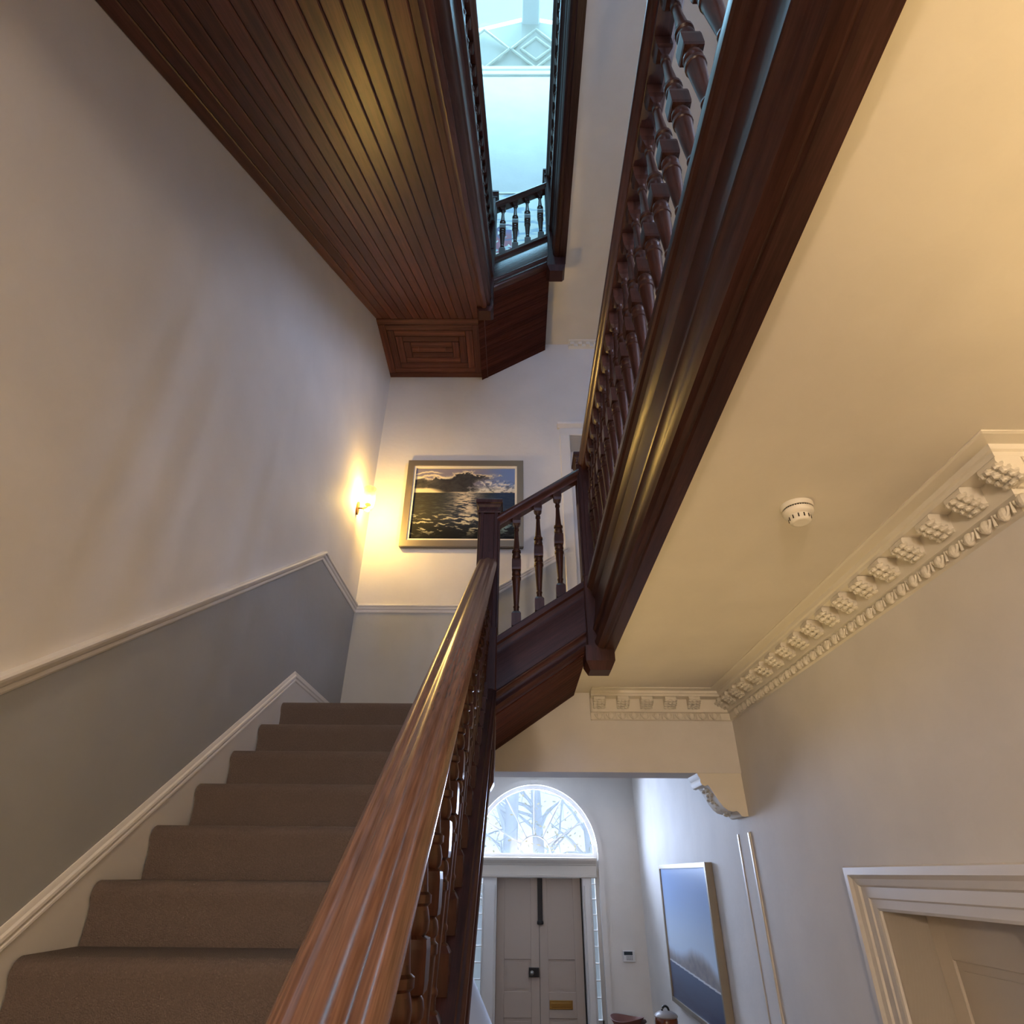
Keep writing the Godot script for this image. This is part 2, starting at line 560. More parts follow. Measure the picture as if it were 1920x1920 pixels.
func stairs() -> void:
	# ---- lower flight: eleven carpeted steps in reach of the eye, then on down to the hall
	var t := thing("stair_flight", "lower flight of steps covered in dark brown carpet", "stairs", Vector3(-0.72, GF, 1.0))
	var shared: ArrayMesh = null
	for k in range(1, 19):
		var zn := -3.296 + GO * k
		var yn := L1 - RISE * k
		if shared == null:
			var st := sb()
			var r := [[-GO - 0.03, 0.0], [-0.032, 0.0]]
			for a in range(1, 9):
				var b := PI * 0.5 * a / 8.0
				r.append([-0.032 + 0.032 * sin(b), -0.032 + 0.032 * cos(b)])
			r.append_array([[-0.002, -0.045], [-0.012, -0.062], [-0.018, -0.09], [-0.020, -RISE + 0.004], [-0.020, -RISE - 0.02], [-GO - 0.03, -RISE - 0.02]])
			ext(st, ring_zy(r, -1.278), Vector3(1.07, 0, 0), true, 40.0)
			shared = st.commit()
		place("carpeted_step", shared, M["carpet"], Vector3(0, yn, zn), t)
	# ---- quarter landing
	t = thing("quarter_landing", "carpeted quarter landing at the top of the lower flight", "landing", Vector3(-0.7, 0.63, -3.85))
	var sl := sb()
	var rr := [[ZF, L1], [-3.328, L1]]
	for a in range(1, 9):
		var b2 := PI * 0.5 * a / 8.0
		rr.append([-3.328 + 0.032 * sin(b2), L1 - 0.032 + 0.032 * cos(b2)])
	rr.append_array([[-3.298, L1 - 0.045], [-3.308, L1 - 0.062], [-3.316, L1 - 0.1], [-3.316, L1 - RISE - 0.02], [ZF, L1 - RISE - 0.02]])
	ext(sl, ring_zy(rr, -1.298), Vector3(1.10, 0, 0), true, 40.0)
	part("carpet", sl, M["carpet"], t)
	# ---- short flight across the far wall, and its twin a storey up
	for up in 2:
		var dy := UP * up
		var x0: float = [-0.125, -0.22][up]
		var x1: float = [0.43, 0.285][up]
		var s2: float = [0.675, 0.665][up]
		var under: float = [0.757, 4.388][up]
		t = thing("stair_flight", ["short carpeted flight rising across the far wall to the first floor", "short flight rising across the far wall to the second floor, seen from below"][up], "stairs", Vector3(0.15, 0.8 + dy, -3.9))
		for k in 4:
			var st2 := sb()
			box(st2, x0 - 0.06 + 0.17 * k, minf(x0 + 0.13 + 0.17 * k, x1), under + s2 * (0.13 + 0.17 * k) + 0.03, L1 + dy + RISE * (k + 1), ZF + 0.005, -3.47, 0.01, 2)
			part("carpeted_tread", st2, M["carpet"], t)
		var st3 := sb()
		ext(st3, ring_zy(string_ring(1.0, -3.415, under, 0.05), x0), Vector3(x1 - x0, s2 * (x1 - x0), 0), true, 40.0)
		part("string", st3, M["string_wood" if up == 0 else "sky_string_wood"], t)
		# boarded underside
		var so := thing("boarded_soffit", ["dark boarded underside of the short flight above the front hall", "dark narrow-boarded underside of the upper short flight beside the square landing"][up], "soffit", Vector3(0.15, under + 0.1, -3.9))
		var n := 15 if up else 13
		var wd := (-3.45 - ZF) / n
		var ux: float = [-0.30, -0.36][up]
		var vx := x1 - 0.005 - ux if up == 0 else 0.292 - ux
		for k in n:
			var z0 := ZF + wd * k
			var b3 := sb()
			var y0 := under + s2 * (ux - x0)
			ext(b3, PackedVector3Array([Vector3(ux, y0 + 0.0015, z0 + 0.001), Vector3(ux, y0 - 0.001, z0 + 0.005), Vector3(ux, y0 - 0.001, z0 + wd - 0.005), Vector3(ux, y0 + 0.0015, z0 + wd - 0.001), Vector3(ux, y0 + 0.018, z0 + wd - 0.001), Vector3(ux, y0 + 0.018, z0 + 0.001)]), Vector3(vx, s2 * vx, 0), true, 20.0, 0.37 * k)
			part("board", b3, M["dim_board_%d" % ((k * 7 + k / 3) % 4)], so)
		var bk := sb()
		var yb := under + s2 * (ux - x0) + 0.019
		ext(bk, ring_zy([[ZF + 0.003, yb], [-3.45, yb], [-3.45, yb + 0.1], [ZF + 0.003, yb + 0.1]], ux), Vector3(vx, s2 * vx, 0))
		part("backing", bk, M["gap"], so)
	# ---- string of the lower flight
	t = thing("stair_string", "dark closed string with moulded capping under the lower balusters", "stair string", Vector3(-0.15, GF, 1.0))
	var run := 4.4
	var yz := 0.905
	var st4 := sb()
	var r4 := string_ring(1.0, -0.145, yz - 0.445, 0.045)
	ext(st4, ring_xy(r4, -3.40), Vector3(0, -SL * run, run), true, 40.0)
	part("string_board", st4, M["string_wood"], t)
	st4 = sb()
	ext(st4, ring_xy([[-0.232, yz - 0.03], [-0.118, yz - 0.03], [-0.112, yz - 0.02], [-0.112, yz - 0.006], [-0.122, yz + 0.002], [-0.130, yz + 0.002], [-0.134, yz + 0.008], [-0.226, yz + 0.008], [-0.234, yz - 0.004]], -3.40), Vector3(0, -SL * run, run), true, 30.0)
	part("capping", st4, M["string_wood"], t)
	# ---- balustrades
	# lower flight
	t = thing("balustrade", "polished reddish brown handrail on turned balusters beside the lower flight", "balustrade", Vector3(-0.185, GF, 1.0))
	rail_z("handrail", -0.185, 1.736 - 0.092, -3.39, 1.05, SL, M["rail_wood"], t)
	var bm := baluster_mesh(0.80)
	for k in 24:
		var z := -3.26 + 0.150 * k
		var yb2 := 0.895 - SL * (z + 3.40)
		place("baluster", bm, M["baluster_wood"], Vector3(-0.185, yb2, z), t)
	# short flights
	var bs := baluster_mesh(0.80)
	t = thing("balustrade", "three dark balusters and handrail of the short flight beside the seascape painting", "balustrade", Vector3(0.15, 1.2, -3.40))
	rail_x("handrail", -0.13, 0.43, 1.965, -3.425, 0.69, M["dark_rail_wood"], t)
	for x in [-0.002, 0.142, 0.277]:
		place("baluster", bs, M["baluster_wood"], Vector3(x, 1.195 + 0.675 * (x + 0.125), -3.425), t)
	t = thing("balustrade", "four balusters and handrail of the upper short flight, bright under the skylight", "balustrade", Vector3(0.03, 4.9, -3.40))
	rail_x("handrail", -0.22, 0.29, 5.585, -3.425, 0.67, M["dark_rail_wood"], t)
	for x in [-0.147, -0.026, 0.092, 0.219]:
		place("baluster", bs, M["baluster_wood"], Vector3(x, 4.83 + 0.665 * (x + 0.22), -3.425), t)
	# galleries
	var bg := baluster_mesh(0.88)
	for up in 2:
		var dy := UP * up
		var cx: float = [0.487, 0.345][up]
		t = thing("balustrade", ["dark landing balustrade running overhead along the first floor gallery", "second floor landing balustrade high on the right of the light well"][up], "balustrade", Vector3(cx, FF + dy, -1.2))
		rail_z("handrail", cx, 2.418 + dy, -3.40, 1.1, 0.0, M["dark_rail_wood"], t)
		for k in 27:
			place("baluster", bg, M["baluster_wood"], Vector3(cx, 1.545 + dy, -3.196 + 0.144 * k), t)
		var f := thing("landing_edge", ["dark moulded edge beam of the first floor gallery against the cream ceiling", "dark moulded edge beam of the second floor landing beside the light well"][up], "beam", Vector3(cx, CG + dy, -1.2))
		var e := sb()
		var xf := cx - 0.017
		ext(e, ring_xy([[xf - 0.030, 1.562 + dy], [xf + 0.075, 1.562 + dy], [xf + 0.11, 1.555 + dy], [xf + 0.11, 1.118 + dy], [xf + 0.055, 1.118 + dy], [xf + 0.048, 1.124 + dy], [xf + 0.040, 1.120 + dy], [xf + 0.022, 1.123 + dy],
			[xf + 0.006, 1.134 + dy], [xf + 0.001, 1.146 + dy], [xf - 0.006, 1.160 + dy], [xf - 0.008, 1.174 + dy], [xf - 0.002, 1.184 + dy], [xf + 0.006, 1.192 + dy], [xf + 0.004, 1.215 + dy], [xf - 0.006, 1.236 + dy], [xf - 0.012, 1.243 + dy],
			[xf - 0.014, 1.252 + dy], [xf - 0.010, 1.260 + dy], [xf - 0.006, 1.29 + dy], [xf + 0.004, 1.35 + dy], [xf + 0.010, 1.41 + dy], [xf + 0.010, 1.44 + dy], [xf - 0.002, 1.462 + dy], [xf - 0.006, 1.49 + dy], [xf - 0.018, 1.506 + dy], [xf - 0.028, 1.512 + dy], [xf - 0.034, 1.520 + dy], [xf - 0.034, 1.552 + dy]], -3.44), Vector3(0, 0, 4.6), true, 22.0)
		part("edge_beam", e, M["beam_wood"], f)
	# upper flight: string and balusters
	t = thing("stair_string", "dark moulded string of the upper flight along the light well", "stair string", Vector3(-0.25, FF, 1.0))
	var su := sb()
	ext(su, ring_xy(string_ring(1.0, -0.245, 4.33 - SL * 0.286, 0.09), -3.40), Vector3(0, -SL * 4.4, 4.4), true, 40.0)
	part("string_board", su, M["string_wood"], t)
	t = thing("balustrade", "balusters and handrail of the upper flight, edge-on beside the light well", "balustrade", Vector3(-0.28, FF, 1.0))
	rail_z("handrail", -0.28, 1.64 + UP, -3.39, 1.0, SL, M["dark_rail_wood"], t)
	for k in 24:
		var z := -3.26 + 0.150 * k
		place("baluster", bm, M["baluster_wood"], Vector3(-0.28, 0.875 + UP - SL * (z + 3.40), z), t)
	# ---- newels
	newel("panelled dark newel post in front of the seascape painting", -0.185, -3.44, 2.162, 1.253, 0.372, 0.068, 0.10, 0)
	newel("dark newel post where the short flight meets the first floor gallery", 0.487, -3.44, 2.562, 1.60, 1.005, 0.084, 0.14, 1)
	newel("dark newel post at the top of the upper flight beside the square soffit", -0.28, -3.44, 2.162 + UP, 1.253 + UP, 4.08, 0.070, 0.10, 2)
	newel("newel post with square pendant below the second floor landing", 0.345, -3.44, 2.562 + UP, 1.60 + UP, 1.005 + UP - 0.06, 0.080, 0.16, 2)
	# ---- boarded underside of the upper flight
	t = thing("boarded_soffit", "long sloping boarded underside of the upper flight above the carpeted steps", "soffit", Vector3(-0.8, 3.2, -1.6))
	var long := 4.7
	var bw := 0.0687
	var z00 := -3.686
	var board := sb()
	ext(board, ring_xy([[0.0012, 0.003], [0.006, 0.0], [bw - 0.006, 0.0], [bw - 0.0012, 0.003], [bw - 0.0012, 0.016], [0.0012, 0.016]], 0.0), Vector3(0, -SL * long, long), true, 20.0)
	var bmesh_ := board.commit()
	for k in 14:
		place("board", bmesh_, M["board_%d" % ((k * 5 + k / 4) % 4)], Vector3(XL + bw * k, 4.33, z00), t)
	var edge := sb()
	ext(edge, ring_xy([[XL + bw * 14 + 0.002, 4.329], [-0.31, 4.329], [-0.30, 4.318], [-0.285, 4.314], [-0.27, 4.320], [-0.262, 4.33], [-0.262, 4.345], [XL + bw * 14 + 0.002, 4.345]], z00), Vector3(0, -SL * long, long), true, 30.0)
	part("edge_moulding", edge, M["board_1"], t)
	var back := sb()
	ext(back, ring_xy([[XL + 0.006, 4.347], [-0.29, 4.347], [-0.29, 4.62], [XL + 0.006, 4.62]], z00), Vector3(0, -SL * long, long))
	part("carcass", back, M["gap"], t)
	# ---- square underside of the upper landing: rings of boards
	t = thing("boarded_soffit", "square landing soffit of nested rectangular wooden boards", "soffit", Vector3(-0.8, 4.33, -4.06))
	var ax := XL
	var bx := -0.355
	var az := ZF
	var bz := -3.69
	var idx := 0
	var strip := sb()
	box(strip, bx + 0.001, -0.30, 4.329, 4.345, az, bz + 0.25, 0.003, 2)
	part("board", strip, M["board_3"], t)
	while bz - az > bw * 1.2:
		for q in [[ax, bx, bz - bw, bz], [ax, bx, az, az + bw], [ax, ax + bw, az + bw, bz - bw], [bx - bw, bx, az + bw, bz - bw]]:
			var st5 := sb()
			box(st5, q[0] + 0.0012, q[1] - 0.0012, 4.33, 4.346, q[2] + 0.0012, q[3] - 0.0012, 0.004)
			part("board", st5, M["board_%d" % ((idx * 3 + idx / 4) % 4)], t)
			idx += 1
		ax += bw
		bx -= bw
		az += bw
		bz -= bw
	var mid := sb()
	box(mid, ax + 0.001, bx - 0.001, 4.33, 4.346, az + 0.001, bz - 0.001, 0.004)
	part("board", mid, M["board_2"], t)
	mid = sb()
	box(mid, XL + 0.006, -0.31, 4.347, L1 + UP, ZF + 0.006, -3.30)
	part("carcass", mid, M["gap"], t)


# ---------------------------------------------------------------- the shell
func shell() -> void:
	var st := sb()
	box(st, XL - 0.3, XL, GF - 0.3, YC + 0.4, ZB, ZR)
	var wl := struct("wall_left", st, M["wall"], "tall plain left wall above the sloping dado rail", "wall")
	# the lower, greyer painting under the dado rail
	st = sb()
	var d0 := 1.80
	ext(st, ring_zy([[ZF, GF], [ZF, d0], [-3.507, d0], [-3.507 + 4.6, d0 - SL * 4.6], [1.093, GF]], XL), Vector3(0.004, 0, 0))
	part("dado", st, M["dado"], wl)
	# far wall of the stair with the way to the front hall, and the first floor door
	st = sb()
	box(st, XL, -0.45, GF, 0.605, ZB, ZF)
	box(st, XL, XR, 0.605, FF, ZB, ZF)
	box(st, XL, 0.501, FF, 3.57, ZB, ZF)
	box(st, 1.36, XR, FF, 3.57, ZB, ZF)
	box(st, XL, XR, 3.57, YC + 0.4, ZB, ZF)
	var wf := struct("wall_far", st, M["wall"], "far stair wall with the seascape painting and the opening to the front hall", "wall")
	st = sb()
	ext(st, ring_xy([[XL + 0.004, L1], [-0.20, L1], [0.42, L1 + 0.43], [0.42, 2.30], [-0.384, 1.80], [XL + 0.004, 1.80]], ZF), Vector3(0, 0, 0.004))
	part("dado", st, M["dado_far"], wf)
	# right wall with the doorway
	st = sb()
	box(st, XR, XR + 0.3, GF, CG + 0.1, ZB - 4.3, -3.035)
	box(st, XR, XR + 0.3, -0.123, CG + 0.1, -3.035, -2.10)
	box(st, XR, XR + 0.3, GF, CG + 0.1, -2.10, -1.56)
	struct("wall_right", st, M["wall"], "cream ground floor wall on the right with the panelled door", "wall")
	st = sb()
	box(st, XR, XR + 0.3, CG, YC + 0.4, ZB, -1.35)
	box(st, XR, XR + 0.3, CG, YC + 0.4, -0.35, ZR)
	box(st, XR, XR + 0.3, CG, FF, -1.35, -0.35)  # open doorway added so the room's daylight reaches the left wall
	box(st, XR, XR + 0.3, 3.75, YC + 0.4, -1.35, -0.35)
	struct("wall_upper", st, M["wall"], "pale right wall of the upper floors behind the gallery balusters", "wall")
	st = sb()
	box(st, XR + 0.3, XH, GF, CG + 0.1, -1.86, -1.56)
	box(st, XH, XH + 0.3, GF, CG + 0.1, -1.86, ZR)
	struct("wall_bay", st, M["wall"], "hall wall turning away to the right at the cornice corner", "wall")
	st = sb()  # unseen room added off the gallery to throw daylight on the left wall
	box(st, XH, XH + 0.3, FF, 2.2, -1.86, ZR)
	box(st, XH, XH + 0.3, 4.3, C1, -1.86, ZR)
	box(st, XH, XH + 0.3, 2.2, 4.3, -1.86, 0.1)
	box(st, XH, XH + 0.3, 2.2, 4.3, 1.7, ZR)
	box(st, XR + 0.3, XH, FF, C1, -1.86, -1.56)
	box(st, XR + 0.3, XH + 0.3, FF, C1, ZR, ZR + 0.3)
	box(st, XR + 0.3, XH + 0.3, C1, C1 + 0.2, -1.86, ZR + 0.3)
	struct("wall_added_room", st, M["wall"], "walls of an unseen first floor room added to bring daylight into the gallery", "wall")
	st = sb()
	box(st, XL - 0.3, XH + 0.3, GF, CG, ZR, ZR + 0.3)
	box(st, XL - 0.3, -1.0, CG, 4.6, ZR, ZR + 0.3)
	box(st, 1.2, XR + 0.3, CG, 4.6, ZR, ZR + 0.3)
	box(st, -1.0, 1.2, CG, 2.2, ZR, ZR + 0.3)
	box(st, -1.0, 1.2, 4.2, 4.6, ZR, ZR + 0.3)
	box(st, XL - 0.3, XR + 0.3, 4.6, YC + 0.4, ZR, ZR + 0.3)
	struct("wall_rear", st, M["wall"], "wall behind the viewer with an opening for the added first floor window", "wall")
	st = sb()
	box(st, XL - 0.3, XH + 0.3, GF - 0.3, GF, ZV - 0.3, ZR + 0.3)
	struct("floor", st, M["floor"], "ground floor of the hall below the stair", "floor")
	# ceilings and floors between
	st = sb()
	box(st, 0.581, XR, CG, FF, ZF, ZR)
	box(st, 0.432, 0.581, CG, FF, ZF, -3.50)
	box(st, XL, 0.581, CG, FF, 1.17, ZR)
	box(st, XR, XH, CG, FF, -1.56, ZR)
	struct("ceiling", st, M["ceiling"], "cream ground floor ceiling with the smoke alarm under the gallery", "ceiling")
	st = sb()
	box(st, 0.439, XR, C1, SF, ZF, ZR)
	box(st, 0.298, 0.439, C1, SF, ZF, -3.50)
	box(st, XL, 0.439, C1, SF, 1.17, ZR)
	struct("ceiling_upper", st, M["ceiling"], "pale first floor ceiling above the gallery balusters", "ceiling")
	# dado rail
	rail_trim("trim", "white dado rail climbing the left wall above the carpeted flight", true)
	rail_trim("trim", "white dado rail along the far wall below the seascape painting", false)
	skirting()


func rail_trim(called: String, label: String, left: bool) -> void:
	var prof := [[0.0, 0.0], [0.008, 0.0], [0.012, 0.008], [0.012, 0.022], [0.020, 0.030], [0.024, 0.042], [0.032, 0.046], [0.034, 0.056], [0.030, 0.064], [0.0, 0.064]]
	var root := Node3D.new()
	root.name = numbered(self, called)
	add_child(root, true)
	root.set_meta("kind", "structure")
	tag(root, label, "dado rail")
	var y := 1.768
	if left:
		var r := []
		for p in prof:
			r.append([XL + p[0], y + p[1]])
		var st := sb()
		ext(st, ring_xy(r, -3.507), Vector3(0, -SL * 4.6, 4.6), true, 25.0)
		part("sloping_rail", st, M["paint"], root)
		st = sb()
		ext(st, ring_xy(r, ZF), Vector3(0, 0, -3.507 - ZF), true, 25.0)
		part("level_rail", st, M["paint"], root)
	else:
		var r := []
		for p in prof:
			r.append([ZF + p[0], y + p[1]])
		var st := sb()
		ext(st, ring_zy(r, XL), Vector3(-0.41 - XL, 0, 0), true, 25.0)
		part("level_rail", st, M["paint"], root)
		st = sb()
		ext(st, ring_zy(r, -0.41), Vector3(0.84, 0.84 * 0.63, 0), true, 25.0)
		part("sloping_rail", st, M["paint"], root)


func skirting() -> void:
	var root := Node3D.new()
	root.name = numbered(self, "baseboard_left")
	add_child(root, true)
	root.set_meta("kind", "structure")
	tag(root, "white moulded skirting stepping down beside the brown carpet", "skirting")
	var y := 1.004
	var prof := [[0.0, 0.0], [0.006, -0.002], [0.010, -0.010], [0.012, -0.020], [0.018, -0.026], [0.020, -0.036], [0.016, -0.042], [0.016, -0.048], [0.020, -0.052], [0.021, -0.060], [0.017, -0.066], [0.017, -0.40], [0.0, -0.40]]
	var r := []
	for p in prof:
		r.append([XL + p[0], y + p[1]])
	var st := sb()
	ext(st, ring_xy(r, -3.43), Vector3(0, -SL * 4.5, 4.5), true, 20.0)
	part("sloping_board", st, M["paint"], root)
	st = sb()
	ext(st, ring_xy(r, ZF), Vector3(0, 0, -3.43 - ZF), true, 20.0)
	part("level_board", st, M["paint"], root)
	st = sb()
	box(st, XL, -0.2, L1, 1.0, ZF, ZF + 0.018, 0.004)
	var b := struct("baseboard_far", st, M["paint"], "white skirting along the far side of the quarter landing", "skirting")


# ---------------------------------------------------------------- cornice
func cornice() -> void:
	var root := Node3D.new()
	root.name = numbered(self, "trim")
	add_child(root, true)
	root.set_meta("kind", "structure")
	tag(root, "cream plaster cornice of leaf brackets along the hall ceiling", "cornice")
	# bed moulding: (out from the wall, down from the ceiling)
	var prof := [[0.0, 0.0], [0.168, 0.0], [0.168, -0.004], [0.158, -0.007], [0.112, -0.009], [0.108, -0.026], [0.099, -0.030], [0.095, -0.044], [0.030, -0.050], [0.030, -0.140], [0.016, -0.147], [0.014, -0.192], [0.0, -0.197]]
	var run_a := PackedVector3Array()
	var run_b := PackedVector3Array()
	var run_c := PackedVector3Array()
	var run_d := PackedVector3Array()
	for p in prof:
		run_a.append(Vector3(0.545, CG + p[1], ZF + p[0]))
		run_b.append(Vector3(XR - p[0], CG + p[1], ZF + p[0]))
		run_c.append(Vector3(XR - p[0], CG + p[1], -1.56 + p[0]))
		run_d.append(Vector3(XH, CG + p[1], -1.56 + p[0]))
	var st := sb()
	loft(st, run_a, run_b, Vector3(0, -0.3, 1))
	part("moulding", st, M["plaster_ornament"], root)
	st = sb()
	var end := []
	for p in prof:
		end.append([ZF + p[0], CG + p[1] - 0.0005])
	ext(st, ring_zy(end, 0.541), Vector3(0.006, 0, 0))
	part("moulding_end", st, M["plaster_ornament"], root)
	st = sb()
	loft(st, run_b, run_c, Vector3(-1, -0.3, 0))
	part("moulding", st, M["plaster_ornament"], root)
	st = sb()
	loft(st, run_c, run_d, Vector3(0, -0.3, 1))
	part("moulding", st, M["plaster_ornament"], root)
	# leaf brackets
	var nz := noise(77, 0.05, 3)
	st = sb()
	ext(st, ring_xy([[0.004, -0.048], [-0.070, -0.046], [-0.076, -0.052], [-0.078, -0.064], [-0.072, -0.078], [-0.056, -0.086], [-0.036, -0.096], [-0.020, -0.112], [0.004, -0.122]], -0.040), Vector3(0, 0, 0.080), true, 40.0)
	for q in [[-0.070, -0.076, 0.016], [-0.052, -0.088, 0.017], [-0.032, -0.100, 0.015], [-0.014, -0.114, 0.012]]:
		for z in [-0.028, 0.0, 0.028]:
			lump(st, Vector3(q[0] - 0.006 * (1.0 if z == 0.0 else 0.0), q[1] - 0.003 * (1.0 if z == 0.0 else 0.0), z), Vector3(q[2], q[2] * 0.62, 0.017), nz, 0.9, 10, 6)
	var leaf := st.commit()
	for k in 18:
		place("leaf_bracket", leaf, M["plaster_ornament"], Vector3(XR - 0.026, CG, -1.50 - 0.171 * k), root)
	for k in 5:
		place("leaf_bracket", leaf, M["plaster_ornament"], Vector3(0.60 + 0.171 * k, CG, ZF + 0.026), root, PI / 2)
	for k in 4:
		place("leaf_bracket", leaf, M["plaster_ornament"], Vector3(XR + 0.02 + 0.171 * k, CG, -1.56 + 0.026), root, PI / 2)
	# egg and dart
	var smooth := noise(5, 0.01, 1)
	st = sb()
	lump(st, Vector3.ZERO, Vector3(0.016, 0.024, 0.021), smooth, 0.0, 12, 8)
	var rim := PackedVector3Array()
	for k in 9:
		var a := PI * k / 8.0
		rim.append(Vector3(-0.004, -0.028 * sin(a) + 0.014, 0.028 * cos(a)))
	tube(st, rim, [0.0055], 6)
	tube(st, PackedVector3Array([Vector3(-0.002, 0.02, 0.0415), Vector3(-0.004, -0.02, 0.0415)]), [0.004, 0.006], 6)
	var egg := st.commit()
	for k in 34:
		place("egg_ornament", egg, M["plaster_ornament"], Vector3(XR - 0.022, CG - 0.170, -1.52 - 0.083 * k), root)
	for k in 11:
		place("egg_ornament", egg, M["plaster_ornament"], Vector3(0.60 + 0.083 * k, CG - 0.170, ZF + 0.022), root, PI / 2)
	for k in 5:
		place("egg_ornament", egg, M["plaster_ornament"], Vector3(XR + 0.01 + 0.083 * k, CG - 0.170, -1.56 + 0.022), root, PI / 2)
	# the fragment of the first floor's cornice
	root = Node3D.new()
	root.name = numbered(self, "trim")
	add_child(root, true)
	root.set_meta("kind", "structure")
	tag(root, "short run of white dentil cornice below the first floor ceiling", "cornice")
	st = sb()
	ext(st, ring_zy([[ZF, C1], [ZF + 0.07, C1], [ZF + 0.07, C1 - 0.012], [ZF + 0.06, C1 - 0.016], [ZF + 0.03, C1 - 0.022], [ZF + 0.03, C1 - 0.060], [ZF + 0.012, C1 - 0.066], [ZF, C1 - 0.07]], 0.538), Vector3(1.0, 0, 0), true, 25.0)
	part("moulding", st, M["plaster_ornament"], root)
	st = sb()
	box(st, -0.020, 0.020, -0.058, -0.020, 0.0, 0.05, 0.003)
	var dent := st.commit()
	for k in 12:
		place("dentil", dent, M["plaster_ornament"], Vector3(0.575 + 0.083 * k, C1, ZF + 0.01), root)
	# corbel under the beam
	root = Node3D.new()
	root.name = numbered(self, "trim")
	add_child(root, true)
	root.set_meta("kind", "structure")
	tag(root, "carved plaster corbel bracket carrying the right end of the hall beam", "corbel")
	var cp := [[1.255, 0.606], [1.262, 0.585], [1.272, 0.570], [1.270, 0.548], [1.280, 0.530], [1.300, 0.524], [1.318, 0.532], [1.332, 0.515], [1.352, 0.478], [1.376, 0.432], [1.402, 0.396], [1.430, 0.374], [1.462, 0.366], [1.486, 0.372], [1.500, 0.362], [1.515, 0.340], [1.535, 0.336], [1.56, 0.34], [1.56, 0.606]]
	st = sb()
	ext(st, ring_xy(cp, ZB + 0.02), Vector3(0, 0, ZF - ZB - 0.03), true, 35.0)
	part("scroll", st, M["plaster_ornament"], root)
	st = sb()
	for k in 9:
		var f := k / 8.0
		lump(st, Vector3(lerpf(1.335, 1.47, f), lerpf(0.512, 0.370, pow(f, 0.75)) - 0.004, (ZF + ZB) * 0.5 + 0.035 * sin(k * 2.1)), Vector3(0.022, 0.016, 0.07 - 0.03 * f), nz, 0.8, 12, 8)
	part("acanthus_leaf", st, M["plaster_ornament"], root)
	# pilaster strip below it
	root = Node3D.new()
	root.name = numbered(self, "trim")
	add_child(root, true)
	root.set_meta("kind", "structure")
	tag(root, "shallow raised pilaster panel on the right wall under the corbel", "pilaster")
	st = sb()
	box(st, XR - 0.008, XR, GF, 0.25, ZB + 0.01, ZF - 0.03)
	part("panel", st, M["wall"], root)
	st = sb()
	box(st, XR - 0.014, XR - 0.008, GF, 0.245, ZB + 0.005, ZB + 0.03, 0.003, 1)
	box(st, XR - 0.014, XR - 0.008, GF, 0.245, ZF - 0.055, ZF - 0.03, 0.003, 1)
	part("bead", st, M["paint"], root)


# ---------------------------------------------------------------- doors
func panel_door(called: String, w: float, h: float, rows: Array, mat: Material, parent: Node3D, at: Vector3, turn: float) -> MeshInstance3D:
	# slab with stiles and rails standing proud of sunk, raised-field panels; local: x across, y up, front to +z
	var st := sb()
	box(st, 0, w, 0, h, -0.035, -0.012)
	var s := 0.1
	box(st, 0, s, 0, h, -0.012, 0.0, 0.003, 1)
	box(st, w - s, w, 0, h, -0.012, 0.0, 0.003, 1)
	var edges := [0.0]
	for r in rows:
		edges.append(r[0])
		edges.append(r[1])
	edges.append(h)
	for k in range(0, edges.size(), 2):
		box(st, s, w - s, edges[k], edges[k + 1], -0.012, 0.0, 0.003, 0)
	var o := place(called, st.commit(), mat, at, parent, turn)
	for r in rows:
		var p := sb()
		ext(p, PackedVector3Array([Vector3(s + 0.03, r[0] + 0.03, -0.012), Vector3(w - s - 0.03, r[0] + 0.03, -0.012), Vector3(w - s - 0.03, r[1] - 0.03, -0.012), Vector3(s + 0.03, r[1] - 0.03, -0.012)]), Vector3(0, 0, 0.007))
		var q := MeshInstance3D.new()
		q.mesh = p.commit()
		q.material_override = mat
		q.name = numbered(o, "panel")
		o.add_child(q, true)
	return o


